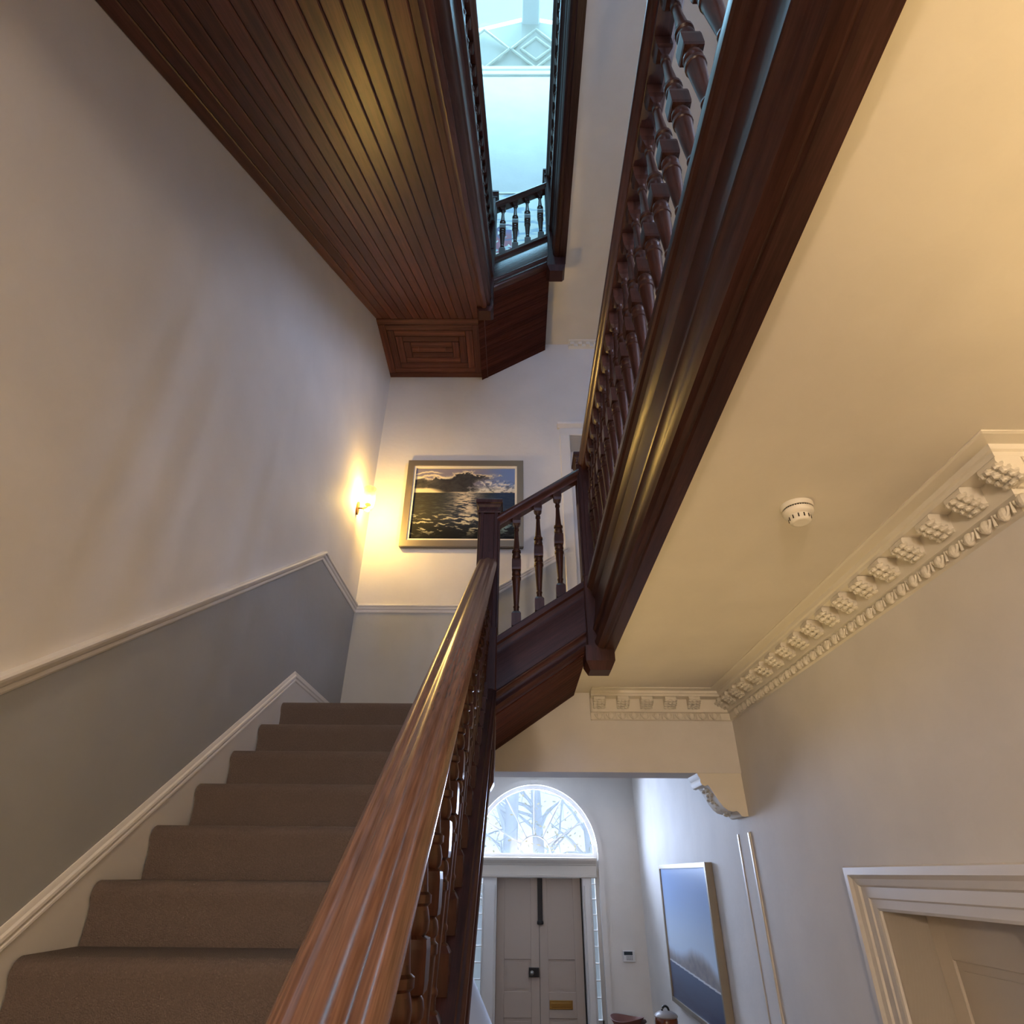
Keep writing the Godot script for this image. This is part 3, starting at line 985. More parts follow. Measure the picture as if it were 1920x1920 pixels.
func doors() -> void:
	# ---- side door on the right, seen in its deep lining
	var root := Node3D.new()
	root.name = "door_1"
	add_child(root, true)
	root.set_meta("kind", "structure")
	tag(root, "cream six-panelled door in a deep moulded architrave on the right wall", "door")
	var o := panel_door("leaf", 0.935, 2.2, [[0.2, 0.75], [0.95, 1.55], [1.70, 2.05]], M["door_paint"], root, Vector3(XR + 0.175, GF, -3.035), -PI / 2)
	var st := sb()
	box(st, XR - 0.001, XR + 0.30, GF, -0.123, -3.055, -3.035)
	box(st, XR - 0.001, XR + 0.30, GF, -0.123, -2.10, -2.08)
	box(st, XR - 0.001, XR + 0.30, -0.125, -0.105, -3.055, -2.08)
	part("lining", st, M["door_paint"], root)
	st = sb()
	box(st, XR + 0.21, XR + 0.24, GF, -0.12, -3.04, -2.09)
	part("door_back", st, M["door_paint"], root)
	var prof := [[0.0, 0.0], [0.0, 0.012], [0.010, 0.016], [0.040, 0.018], [0.046, 0.024], [0.085, 0.026], [0.092, 0.034], [0.115, 0.040], [0.130, 0.052], [0.158, 0.052], [0.164, 0.044], [0.164, 0.0]]
	var foot_a := PackedVector3Array()
	var head_a := PackedVector3Array()
	var head_b := PackedVector3Array()
	var foot_b := PackedVector3Array()
	for p in prof:
		foot_a.append(Vector3(XR - p[1], GF, -3.035 - p[0]))
		head_a.append(Vector3(XR - p[1], -0.123 + p[0], -3.035 - p[0]))
		head_b.append(Vector3(XR - p[1], -0.123 + p[0], -2.10 + p[0]))
		foot_b.append(Vector3(XR - p[1], GF, -2.10 + p[0]))
	st = sb()
	loft(st, foot_a, head_a, Vector3(-1, 0, -0.02))
	loft(st, head_a, head_b, Vector3(-1, 0.02, 0))
	loft(st, head_b, foot_b, Vector3(-1, 0, 0.02))
	part("architrave", st, M["paint"], root)
	# ---- first floor door beyond the short flight
	root = Node3D.new()
	root.name = "door_2"
	add_child(root, true)
	root.set_meta("kind", "structure")
	tag(root, "white first floor doorway with moulded architrave above the short flight", "door")
	panel_door("leaf", 0.86, 2.07, [[0.2, 0.8], [1.0, 1.85]], M["paint"], root, Vector3(0.50, FF, ZB + 0.035), 0.0)
	st = sb()
	for q in [[0.404, 0.501, FF, 3.57, 1], [1.36, 1.457, FF, 3.57, 1], [0.404, 1.457, 3.57, 3.66, 0]]:
		box(st, q[0], q[1], q[2], q[3], ZF, ZF + 0.022, 0.008, q[4])
	part("architrave", st, M["paint"], root)
	st = sb()
	ext(st, ring_zy([[ZF, 3.655], [ZF + 0.024, 3.655], [ZF + 0.036, 3.668], [ZF + 0.055, 3.680], [ZF + 0.060, 3.70], [ZF, 3.707]], 0.385), Vector3(1.09, 0, 0), true, 25.0)
	part("head_moulding", st, M["paint"], root)
	# ---- front door under the fanlight
	root = Node3D.new()
	root.name = "door_3"
	add_child(root, true)
	root.set_meta("kind", "structure")
	tag(root, "cream double front door below the arched fanlight", "door")
	var zd := -8.74
	var h := -0.042 - GF
	for k in 2:
		var lf := panel_door("leaf", 0.517, h, [[0.20, 0.93], [1.165, 1.466]], M["leaf_paint"], root, Vector3(-0.232 + 0.521 * k, GF, zd), 0.0)
		if k == 1:
			st = sb()
			box(st, 0.395 - 0.289, 0.66 - 0.289, 1.010, 1.092, 0.0, 0.012, 0.004, 0)
			box(st, 0.415 - 0.289, 0.64 - 0.289, 1.030, 1.072, 0.012, 0.020, 0.004, 0)
			var lb := MeshInstance3D.new()
			lb.mesh = st.commit()
			lb.material_override = M["brass"]
			lb.name = "letter_plate"
			lf.add_child(lb, true)
			tag_part(lb, "brass letter plate")
			st = sb()
			box(st, -0.018, 0.042, 1.83, 2.285, 0.0, 0.022, 0.006, 1)
			turned(st, [[0.036, 1.808, 0.0], [0.042, 1.82, 0.0], [0.036, 1.845, 0.0]], Vector3(0.012, 0, 0.012), 12)
			var bo := MeshInstance3D.new()
			bo.mesh = st.commit()
			bo.material_override = M["iron"]
			bo.name = "bolt"
			lf.add_child(bo, true)
			tag_part(bo, "black sliding bolt")
		else:
			st = sb()
			box(st, 0.392, 0.512, 1.303, 1.391, 0.0, 0.035, 0.005, 0)
			var lk := MeshInstance3D.new()
			lk.mesh = st.commit()
			lk.material_override = M["iron"]
			lk.name = "rim_lock"
			lf.add_child(lk, true)
			tag_part(lk, "black rim lock")
			st = sb()
			var nn := noise(2, 0.01, 1)
			lump(st, Vector3(0.425, 1.345, 0.052), Vector3(0.024, 0.024, 0.02), nn, 0.0, 14, 8)
			var kb := MeshInstance3D.new()
			kb.mesh = st.commit()
			kb.material_override = M["steel"]
			kb.name = "knob"
			lf.add_child(kb, true)
			tag_part(kb, "round steel knob")
	# dark strips painting the shadow gap, one stopping stray light between leaves; then frame
	st = sb()
	box(st, -0.262, -0.232, GF, -0.03, ZV - 0.16, zd + 0.005)
	box(st, 0.806, 0.836, GF, -0.03, ZV - 0.16, zd + 0.005)
	box(st, -0.262, 0.836, -0.036, -0.010, ZV - 0.16, zd + 0.005)
	box(st, 0.25, 0.324, GF, -0.04, zd - 0.06, zd - 0.036)
	part("shadow_gap_strip", st, M["iron"], root)
	for x in [[-0.405, -0.232], [0.822, 0.935]]:
		st = sb()
		box(st, x[0], x[1], GF, 0.0, ZV - 0.14, ZV + 0.06, 0.008, 1)
		box(st, x[0] + 0.02, x[1] - 0.02, GF, -0.12, ZV + 0.06, ZV + 0.085, 0.008, 1)
		part("jamb", st, M["paint"], root)
	st = sb()
	var ep := [[ZV - 0.14, -0.040], [ZV + 0.085, -0.040], [ZV + 0.095, -0.030], [ZV + 0.095, -0.012], [ZV + 0.075, -0.006], [ZV + 0.075, 0.092], [ZV + 0.085, 0.10], [ZV + 0.09, 0.112], [ZV + 0.11, 0.128], [ZV + 0.125, 0.150], [ZV + 0.128, 0.172], [ZV + 0.11, 0.182], [ZV - 0.14, 0.182]]
	ext(st, ring_zy(ep, -0.45), Vector3(1.455, 0, 0), true, 25.0)
	part("entablature", st, M["door_paint"], root)


func tag_part(o: Node3D, label: String) -> void:
	o.set_meta("label", label)


# ---------------------------------------------------------------- front hall and fanlight
func arc(cx: float, cy: float, r: float, a0: float, a1: float, n: int) -> Array:
	var out := []
	for k in n + 1:
		var a := deg_to_rad(lerpf(a0, a1, float(k) / n))
		out.append([cx + r * cos(a), cy + r * sin(a)])
	return out


func front_hall() -> void:
	var fx := 0.245
	var fy := 0.225
	# wall of the front door with its tall arched opening
	var st := sb()
	var ro := 0.83
	var out := [[-1.07, GF], [fx - ro, GF]]
	out.append_array(arc(fx, fy, ro, 180, 0, 28))
	out.append_array([[fx + ro, GF], [XR, GF], [XR, 1.45], [-1.07, 1.45]])
	ext(st, ring_xy(out, ZV), Vector3(0, 0, -0.3), true, 15.0)
	struct("wall_front", st, M["wall"], "blue-lit wall round the arched front doorway", "wall")
	st = sb()
	box(st, -1.37, -1.07, GF, 1.45, ZV - 0.3, ZB)
	struct("wall_side", st, M["wall"], "left wall of the front hall behind the stair", "wall")
	st = sb()
	box(st, -1.37, XR + 0.3, 1.15, 1.45, ZV - 0.3, ZB)
	struct("ceiling_front", st, M["ceiling"], "ceiling of the front hall above the fanlight", "ceiling")
	# arched frame, fanlight bars and panes
	var root := Node3D.new()
	root.name = "window_1"
	add_child(root, true)
	root.set_meta("kind", "structure")
	tag(root, "arched fanlight with radiating bars and side lights round the front door", "window")
	st = sb()
	var ri := 0.765
	var band := [[fx - 0.855, GF]]
	band.append_array(arc(fx, fy, 0.855, 180, 0, 32))
	band.append([fx + 0.855, GF])
	band.append([fx + ri + 0.03, GF])
	band.append_array(arc(fx, fy, ri + 0.03, 0, 180, 32))
	band.append([fx - ri - 0.03, GF])
	ext(st, ring_xy(band, ZV + 0.03), Vector3(0, 0, -0.06), true, 15.0)
	part("arch_moulding", st, M["paint"], root)
	st = sb()
	band = [[fx - ro - 0.002, GF]]
	band.append_array(arc(fx, fy, ro + 0.002, 180, 0, 32))
	band.append([fx + ro, GF])
	band.append([fx + ri - 0.01, GF])
	band.append_array(arc(fx, fy, ri - 0.01, 0, 180, 32))
	band.append([fx - ri + 0.01, GF])
	ext(st, ring_xy(band, ZV - 0.10), Vector3(0, 0, -0.06), true, 15.0)
	part("arch_frame", st, M["paint"], root)
	st = sb()
	box(st, fx - 0.05, fx + 0.05, 1.035, 1.075, ZV + 0.02, ZV + 0.05, 0.006, 0)
	part("keystone", st, M["paint"], root)
	st = sb()
	box(st, fx - ri, fx + ri, 0.175, 0.226, ZV - 0.17, ZV - 0.09, 0.006, 0)
	part("transom", st, M["paint"], root)
	var zg := ZV - 0.13
	for a in [30, 60, 90, 120, 150]:
		var c := cos(deg_to_rad(a))
		var s := sin(deg_to_rad(a))
		st = sb()
		var n := Vector3(-s, c, 0) * 0.008
		var p0 := Vector3(fx + 0.2 * c, fy + 0.2 * s, zg - 0.012)
		var p1 := Vector3(fx + 0.765 * c, fy + 0.765 * s, zg - 0.012)
		ext(st, PackedVector3Array([p0 - n, p1 - n, p1 + n, p0 + n]), Vector3(0, 0, 0.016))
		part("glazing_bar", st, M["paint"], root)
	st = sb()
	band = arc(fx, fy, 0.212, 0, 180, 18)
	band.append_array(arc(fx, fy, 0.196, 180, 0, 18))
	ext(st, ring_xy(band, zg - 0.012), Vector3(0, 0, 0.016), true, 15.0)
	part("glazing_bar", st, M["paint"], root)
	for k in 6:
		st = sb()
		band = arc(fx, fy, 0.76, k * 30, k * 30 + 30, 8)
		band.append_array(arc(fx, fy, 0.205, k * 30 + 30, k * 30, 4))
		ext(st, ring_xy(band, zg), Vector3(0, 0, 0.005), true, 10.0)
		part("pane", st, M["glass"], root)
	st = sb()
	ext(st, ring_xy(arc(fx, fy, 0.2, 0, 180, 16), zg), Vector3(0, 0, 0.005), true, 10.0)
	part("pane", st, M["glass"], root)
	for x in [[-0.53, -0.405], [0.935, 1.02]]:
		st = sb()
		box(st, x[0], x[1], -1.42, 0.19, zg, zg + 0.005)
		part("pane", st, M["glass"], root)
		st = sb()
		box(st, x[0], x[1], GF, -1.42, ZV - 0.16, ZV - 0.10)
		part("apron", st, M["paint"], root)
		for k in 9:
			st = sb()
			box(st, x[0], x[1], 0.05 - 0.16 * k, 0.062 - 0.16 * k, zg - 0.008, zg + 0.016, 0.003, 0)
			part("glazing_bar", st, M["paint"], root)
	# alarm keypad
	var t := thing("alarm_keypad", "small pale alarm keypad with dark screen on the wall by the front door", "keypad", Vector3(1.337, -0.82, ZV))
	st = sb()
	box(st, 1.268, 1.406, -0.872, -0.764, ZV, ZV + 0.028, 0.006, 0)
	part("case", st, M["pale_plastic"], t)
	st = sb()
	box(st, 1.278, 1.378, -0.806, -0.772, ZV + 0.028, ZV + 0.031)
	part("screen", st, M["screen"], t)
	for i in 4:
		for j in 3:
			st = sb()
			box(st, 1.305 + 0.019 * i, 1.319 + 0.019 * i, -0.825 - 0.014 * j, -0.815 - 0.014 * j, ZV + 0.028, ZV + 0.032, 0.002, 0)
			part("key", st, M["grey_plastic"], t)
	# picture of the headland on the right wall
	framed_headland()
	# table with the pots, mostly below the frame
	t = thing("console_table", "long dark console table under the headland picture", "table", Vector3(1.15, GF, -6.75))
	st = sb()
	box(st, 0.72, 1.54, -1.34, -1.30, -7.35, -6.15, 0.006)
	part("table_top", st, M["dark_rail_wood"], t)
	for x in [0.76, 1.50]:
		for z in [-7.3, -6.2]:
			st = sb()
			box(st, x - 0.03, x + 0.03, GF, -1.34, z - 0.03, z + 0.03, 0.006, 1)
			part("leg", st, M["dark_rail_wood"], t)
	t = thing("lidded_jar", "amber brown jar with grey domed lid standing below the headland picture", "jar", Vector3(1.335, -1.30, -6.8))
	st = sb()
	turned(st, [[0.080, -1.30], [0.094, -1.25], [0.101, -1.16], [0.100, -1.10], [0.096, -1.077], [0.090, -1.068]], Vector3(1.335, 0, -6.8), 28)
	part("body", st, M["amber"], t)
	st = sb()
	turned(st, [[0.092, -1.074], [0.101, -1.070], [0.103, -1.062], [0.094, -1.050], [0.070, -1.036], [0.040, -1.028], [0.0, -1.025]], Vector3(1.335, 0, -6.8), 28)
	var lid := part("lid", st, M["pottery_grey"], t)
	st = sb()
	var hp := PackedVector3Array()
	for k in 11:
		var a := PI * k / 10.0
		hp.append(Vector3(1.335 + 0.030 * cos(a), -1.032 + 0.036 * sin(a), -6.8))
	tube(st, hp, [0.009], 8)
	part("handle", st, M["iron"], lid)
	t = thing("pottery_bowl", "wide uneven terracotta bowl beside the lidded jar", "bowl", Vector3(0.985, -1.30, -6.8))
	st = sb()
	turned(st, [[0.055, -1.30], [0.07, -1.22], [0.105, -1.14], [0.142, -1.088], [0.150, -1.078], [0.146, -1.076], [0.100, -1.13], [0.06, -1.21], [0.0, -1.23]], Vector3(0.985, 0, -6.8), 28, 0.07)
	part("body", st, M["terracotta"], t)
	st = sb()
	var nz := noise(9, 0.06, 2)
	lump(st, Vector3(1.112, -1.098, -6.76), Vector3(0.036, 0.017, 0.025), nz, 0.5, 12, 8)
	part("rim_lug", st, M["twig"], t)
	# lamp at the foot of the picture frame on the left
	t = thing("table_lamp", "pale blue lamp shade just showing between stair string and front door", "lamp", Vector3(-0.55, GF, -5.5))
	st = sb()
	turned(st, [[0.44, -1.02, 0.0], [0.215, -0.61, 0.0]], Vector3(-0.55, 0, -5.5), 40, 0.0, false)
	turned(st, [[0.434, -1.02, 0.0], [0.209, -0.61, 0.0]], Vector3(-0.55, 0, -5.5), 40, 0.0, false)
	part("shade", st, M["linen"], t)
	st = sb()
	var rp := PackedVector3Array()
	for k in 41:
		var a := TAU * k / 40.0
		rp.append(Vector3(-0.55 + 0.44 * cos(a), -1.02, -5.5 + 0.44 * sin(a)))
	tube(st, rp, [0.008], 6)
	part("shade_trim", st, M["slip"], t)
	st = sb()
	turned(st, [[0.10, -1.55], [0.11, -1.52], [0.05, -1.48], [0.09, -1.3], [0.08, -1.15], [0.025, -1.06], [0.02, -0.75]], Vector3(-0.55, 0, -5.5), 20)
	part("base", st, M["pottery_grey"], t)
	t = thing("side_table", "dark side table carrying the pale lamp in the front hall", "table", Vector3(-0.55, GF, -5.5))
	st = sb()
	box(st, -0.98, -0.22, -1.58, -1.55, -5.85, -5.15, 0.006)
	part("table_top", st, M["dark_rail_wood"], t)
	for x in [-0.93, -0.27]:
		for z in [-5.8, -5.2]:
			st = sb()
			box(st, x - 0.025, x + 0.025, GF, -1.58, z - 0.025, z + 0.025, 0.005, 1)
			part("leg", st, M["dark_rail_wood"], t)


# ---------------------------------------------------------------- pictures
func frame_bars(t: Node3D, called: String, rect: Rect2, w: float, d0: float, d1: float, mat: Material, basis_: Callable, bev := 0.006) -> void:
	# four mitre-less bars; basis_ turns (across, up, out) into a point of the world
	var a := rect.position
	var b := rect.end
	for q in [[a.x, a.y, b.x, a.y + w], [a.x, b.y - w, b.x, b.y], [a.x, a.y + w, a.x + w, b.y - w], [b.x - w, a.y + w, b.x, b.y - w]]:
		var st := sb()
		var ring := PackedVector3Array()
		for c in [[q[0], q[1]], [q[2], q[1]], [q[2], q[3]], [q[0], q[3]]]:
			ring.append(basis_.call(c[0], c[1], d0))
		ext(st, ring, basis_.call(0, 0, d1) - basis_.call(0, 0, d0))
		part(called, st, mat, t)


func canvas(t: Node3D, called: String, rect: Rect2, d: float, tex: Texture2D, basis_: Callable, rough := 0.5) -> void:
	var st := sb()
	var a := rect.position
	var b := rect.end
	var n: Vector3 = (basis_.call(0, 0, 1) - basis_.call(0, 0, 0)).normalized()
	quad(st, basis_.call(a.x, a.y, d), basis_.call(b.x, a.y, d), basis_.call(b.x, b.y, d), basis_.call(a.x, b.y, d), n, n, n, n, Vector2(0, 1), Vector2(1, 1), Vector2(1, 0), Vector2(0, 0))
	var back := sb()
	var ring := PackedVector3Array([basis_.call(a.x, a.y, 0.004), basis_.call(b.x, a.y, 0.004), basis_.call(b.x, b.y, 0.004), basis_.call(a.x, b.y, 0.004)])
	ext(back, ring, basis_.call(0, 0, d - 0.001) - basis_.call(0, 0, 0.004))
	part("stretcher", back, M["dark_edge"], t)
	var m := tone(Color.WHITE, rough, 0.0, 0.3)
	m.albedo_texture = tex
	part(called, st, m, t)


func seascape_texture() -> ImageTexture:
	var w := 480
	var h := 340
	var im := Image.create(w, h, true, Image.FORMAT_RGB8)
	var n1 := noise(41, 0.011, 5)
	var n2 := noise(42, 0.02, 4)
	var n3 := noise(43, 1.0, 3)
	var hz := 0.355
	for y in h:
		for x in w:
			var u := float(x) / w
			var v := float(y) / h
			var c: Color
			if v < hz:
				var s := v / hz
				var wx := x + 34.0 * n2.get_noise_2d(x * 0.8, y * 1.6)
				var wy := y * 2.0 + 26.0 * n2.get_noise_2d(x + 300.0, y * 1.5)
				var sky := Color(0.52, 0.50, 0.56).lerp(Color(0.42, 0.52, 0.74), smoothstep(0.55, 0.95, u))
				sky = sky.lerp(Color(0.80, 0.78, 0.70), smoothstep(0.62, 1.0, s))
				# one heavy dark cloud, wedge shaped, lower on the left, reaching up in the middle
				var top := 0.47 - 0.10 * smoothstep(0.10, 0.40, u) - 0.17 * exp(-pow((u - 0.53) / 0.13, 2.0)) + 0.17 * n1.get_noise_2d(wx * 1.3, wy * 0.8)
				var right := 0.78 - 0.22 * smoothstep(0.30, 0.62, s) + 0.13 * n1.get_noise_2d(wy * 1.4, wx * 1.4)
				var inside := smoothstep(top - 0.025, top + 0.035, s) * (1.0 - smoothstep(right - 0.05, right + 0.10, u))
				var rim := exp(-pow((s - top + 0.03) / 0.05, 2.0)) * (1.0 - smoothstep(right - 0.02, right + 0.1, u))
				c = sky.lerp(Color(0.93, 0.86, 0.70), clampf(rim * 0.85, 0.0, 1.0))
				var dark := Color(0.27, 0.265, 0.27).lerp(Color(0.40, 0.38, 0.33), smoothstep(0.35, 0.0, u)).lerp(Color(0.2, 0.2, 0.215), 0.5 + 0.8 * n1.get_noise_2d(wx * 1.7, wy))
				c = c.lerp(dark, inside)
				# streaks of bright cloud edge at the upper left
				for q in [[0.20, 0.30, 0.022], [0.36, 0.40, 0.03]]:
					var at := absf(s - q[0] - 0.05 * sin(u * 19.0 + q[0] * 40.0) - 0.10 * n1.get_noise_2d(x * 0.8, q[0] * 900.0))
					c = c.lerp(Color(0.95, 0.89, 0.74), smoothstep(q[2] * 2.2, q[2] * 0.4, at) * (1.0 - smoothstep(q[1] - 0.1, q[1], u)) * 0.9)
				c = c.lerp(Color(0.86, 0.80, 0.68), smoothstep(0.95, 0.985, s) * smoothstep(0.30, 0.42, u) * 0.75)
				# pale band over the horizon at the left
				var low := smoothstep(0.80, 0.88, s + 0.06 * n1.get_noise_2d(wx * 0.7, 8.0)) * (1.0 - smoothstep(0.16, 0.30, u + (s - 0.9) * -0.6))
				c = c.lerp(Color(0.90, 0.83, 0.64), low)
				# heaped white clouds at the right
				var puff := n1.get_noise_2d(wx * 2.3 + 50.0, wy * 1.9) + 0.25 * n2.get_noise_2d(wx * 4.0, wy * 3.0)
				var zone := smoothstep(0.56, 0.70, u) * smoothstep(0.34, 0.55, s + (u - 0.6) * -0.35)
				c = c.lerp(Color(0.86, 0.85, 0.82), zone * smoothstep(-0.05, 0.3, puff))
				c = c.lerp(Color(0.36, 0.38, 0.44), zone * smoothstep(0.12, 0.42, -puff) * 0.8)
			else:
				var s := (v - hz) / (1.0 - hz)
				var lane := -log(0.06 + s) * 6.0
				var wv := n3.get_noise_3d(u * 3.0 / (0.22 + 0.5 * s), lane * 1.5 + 0.5 * n2.get_noise_2d(x, y), 2.0)
				var fine := n3.get_noise_3d(u * 13.0, lane * 4.0, 7.0)
				var sea := Color(0.17, 0.20, 0.26).lerp(Color(0.22, 0.215, 0.19), smoothstep(0.5, 0.1, u))
				sea = sea.lerp(Color(0.15, 0.23, 0.36), smoothstep(0.68, 0.9, u) * (1.0 - s))
				sea = sea.lerp(Color(0.055, 0.06, 0.065), smoothstep(0.45, 1.0, s))
				c = sea.lerp(Color(0.36, 0.37, 0.34), clampf(wv * 0.7 + fine * 0.25, 0.0, 0.6))
				var path := exp(-pow((u - 0.52 - 0.02 * s) / (0.13 + 0.05 * s), 2.0)) * (1.0 - smoothstep(0.55, 0.85, s))
				var glit := smoothstep(-0.35, 0.25, wv + 0.6 * fine + (0.35 - s) * 0.5)
				c = c.lerp(Color(0.80, 0.75, 0.66), path * glit)
				var crest := smoothstep(0.18, 0.34, wv + 0.25 * fine) * smoothstep(0.40, 0.55, s) * (1.0 - smoothstep(0.75, 0.95, s))
				c = c.lerp(Color(0.80, 0.78, 0.66).lerp(Color(0.55, 0.68, 0.70), smoothstep(0.6, 0.95, u)), crest * 0.75)
			im.set_pixel(x, y, c)
	im.generate_mipmaps()
	return ImageTexture.create_from_image(im)


func headland_texture() -> ImageTexture:
	var w := 400
	var h := 240
	var im := Image.create(w, h, true, Image.FORMAT_RGB8)
	var n1 := noise(51, 0.02, 4)
	for y in h:
		for x in w:
			var u := float(x) / w      # from the far end of the picture to the near end
			var v := float(y) / h
			var c := Color(0.56, 0.68, 0.86).lerp(Color(0.76, 0.83, 0.90), smoothstep(0.05, 0.6, v))
			var shore := 0.72 + 0.045 * u
			var hill := 0.65 - 0.085 * exp(-pow((u - 0.66) / 0.24, 4.0)) - 0.03 * exp(-pow((u - 0.30) / 0.3, 2.0)) + 0.035 * smoothstep(0.2, 0.0, u) * -1.0 + 0.012 * n1.get_noise_1d(x * 1.6)
			if v > hill:
				var g := 0.5 + 0.7 * n1.get_noise_2d(x * 1.4, y * 2.4)
				c = c.lerp(Color(0.46, 0.46, 0.48).lerp(Color(0.66, 0.61, 0.58), clampf(g, 0.0, 1.0) * 0.7), smoothstep(hill - 0.01, hill + 0.10, v) * 0.95)
			if v > shore:
				c = Color(0.34, 0.40, 0.50).lerp(Color(0.25, 0.27, 0.36), smoothstep(shore, 1.0, v))
				c = c.lerp(Color(0.30, 0.37, 0.47), clampf(n1.get_noise_2d(x * 0.5, y * 4.0) + 0.3, 0.0, 1.0) * 0.5)
			if absf(v - shore) < 0.007:
				c = Color(0.80, 0.82, 0.84)
			im.set_pixel(x, y, c)
	im.generate_mipmaps()
	return ImageTexture.create_from_image(im)


func pale_texture() -> ImageTexture:
	var w := 200
	var h := 240
	var im := Image.create(w, h, true, Image.FORMAT_RGB8)
	var n1 := noise(61, 0.014, 3)
	for y in h:
		for x in w:
			var u := float(x) / w
			var v := float(y) / h
			var c := Color(0.88, 0.90, 0.86)
			c = c.lerp(Color(0.55, 0.66, 0.76), smoothstep(0.05, 0.35, n1.get_noise_2d(x * 0.6, y * 2.4)) * 0.8)
			if v > 0.62 and u > 0.30 and u < 0.52 and n1.get_noise_2d(x * 2.0, y * 2.0) + 0.55 - absf(u - 0.41) * 4.0 > 0.0:
				c = Color(0.66, 0.36, 0.42).lerp(Color(0.46, 0.40, 0.60), smoothstep(0.74, 0.62, v))
			var ring := absf(Vector2((u - 0.46) * 0.9, v - 0.66).length() - 0.12)
			if ring < 0.012:
				c = Color(0.42, 0.38, 0.52)
			im.set_pixel(x, y, c)
	im.generate_mipmaps()
	return ImageTexture.create_from_image(im)


func framed_headland() -> void:
	var t := thing("framed_picture", "large picture of a misty headland and dark water on the right wall", "picture", Vector3(XR, -1.02, -6.36))
	var f := func(u: float, v: float, d: float) -> Vector3: return Vector3(XR - d, v, u)
	var rect := Rect2(-7.25, -1.02, 1.78, 1.11)
	frame_bars(t, "frame_bar", rect, 0.035, 0.003, 0.062, M["silver_frame"], f)
	canvas(t, "canvas", rect.grow(-0.033), 0.050, headland_texture(), f, 0.3)


func pictures() -> void:
	var t := thing("framed_picture", "silver-framed seascape of sunlit water under dark cloud on the far wall", "picture", Vector3(-0.46, 2.35, ZF))
	var f := func(u: float, v: float, d: float) -> Vector3: return Vector3(u, v, ZF + d)
	var rect := Rect2(-0.995, 2.352, 1.05, 0.89)
	frame_bars(t, "back_edge", rect, 0.03, 0.003, 0.020, M["dark_edge"], f)
	frame_bars(t, "frame_bar", rect.grow(0.002), 0.058, 0.020, 0.050, M["silver_frame"], f)
	frame_bars(t, "inner_slip", rect.grow(-0.054), 0.020, 0.012, 0.040, M["slip"], f)
	canvas(t, "canvas", rect.grow(-0.070), 0.024, seascape_texture(), f)
	t = thing("framed_picture", "pale abstract picture with a pink patch behind the upper balusters", "picture", Vector3(-0.1, 6.35, ZF))
	rect = Rect2(-0.62, 6.30, 1.05, 1.306)
	frame_bars(t, "frame_bar", rect, 0.03, 0.003, 0.035, M["slip"], f)
	canvas(t, "canvas", rect.grow(-0.028), 0.025, pale_texture(), f)


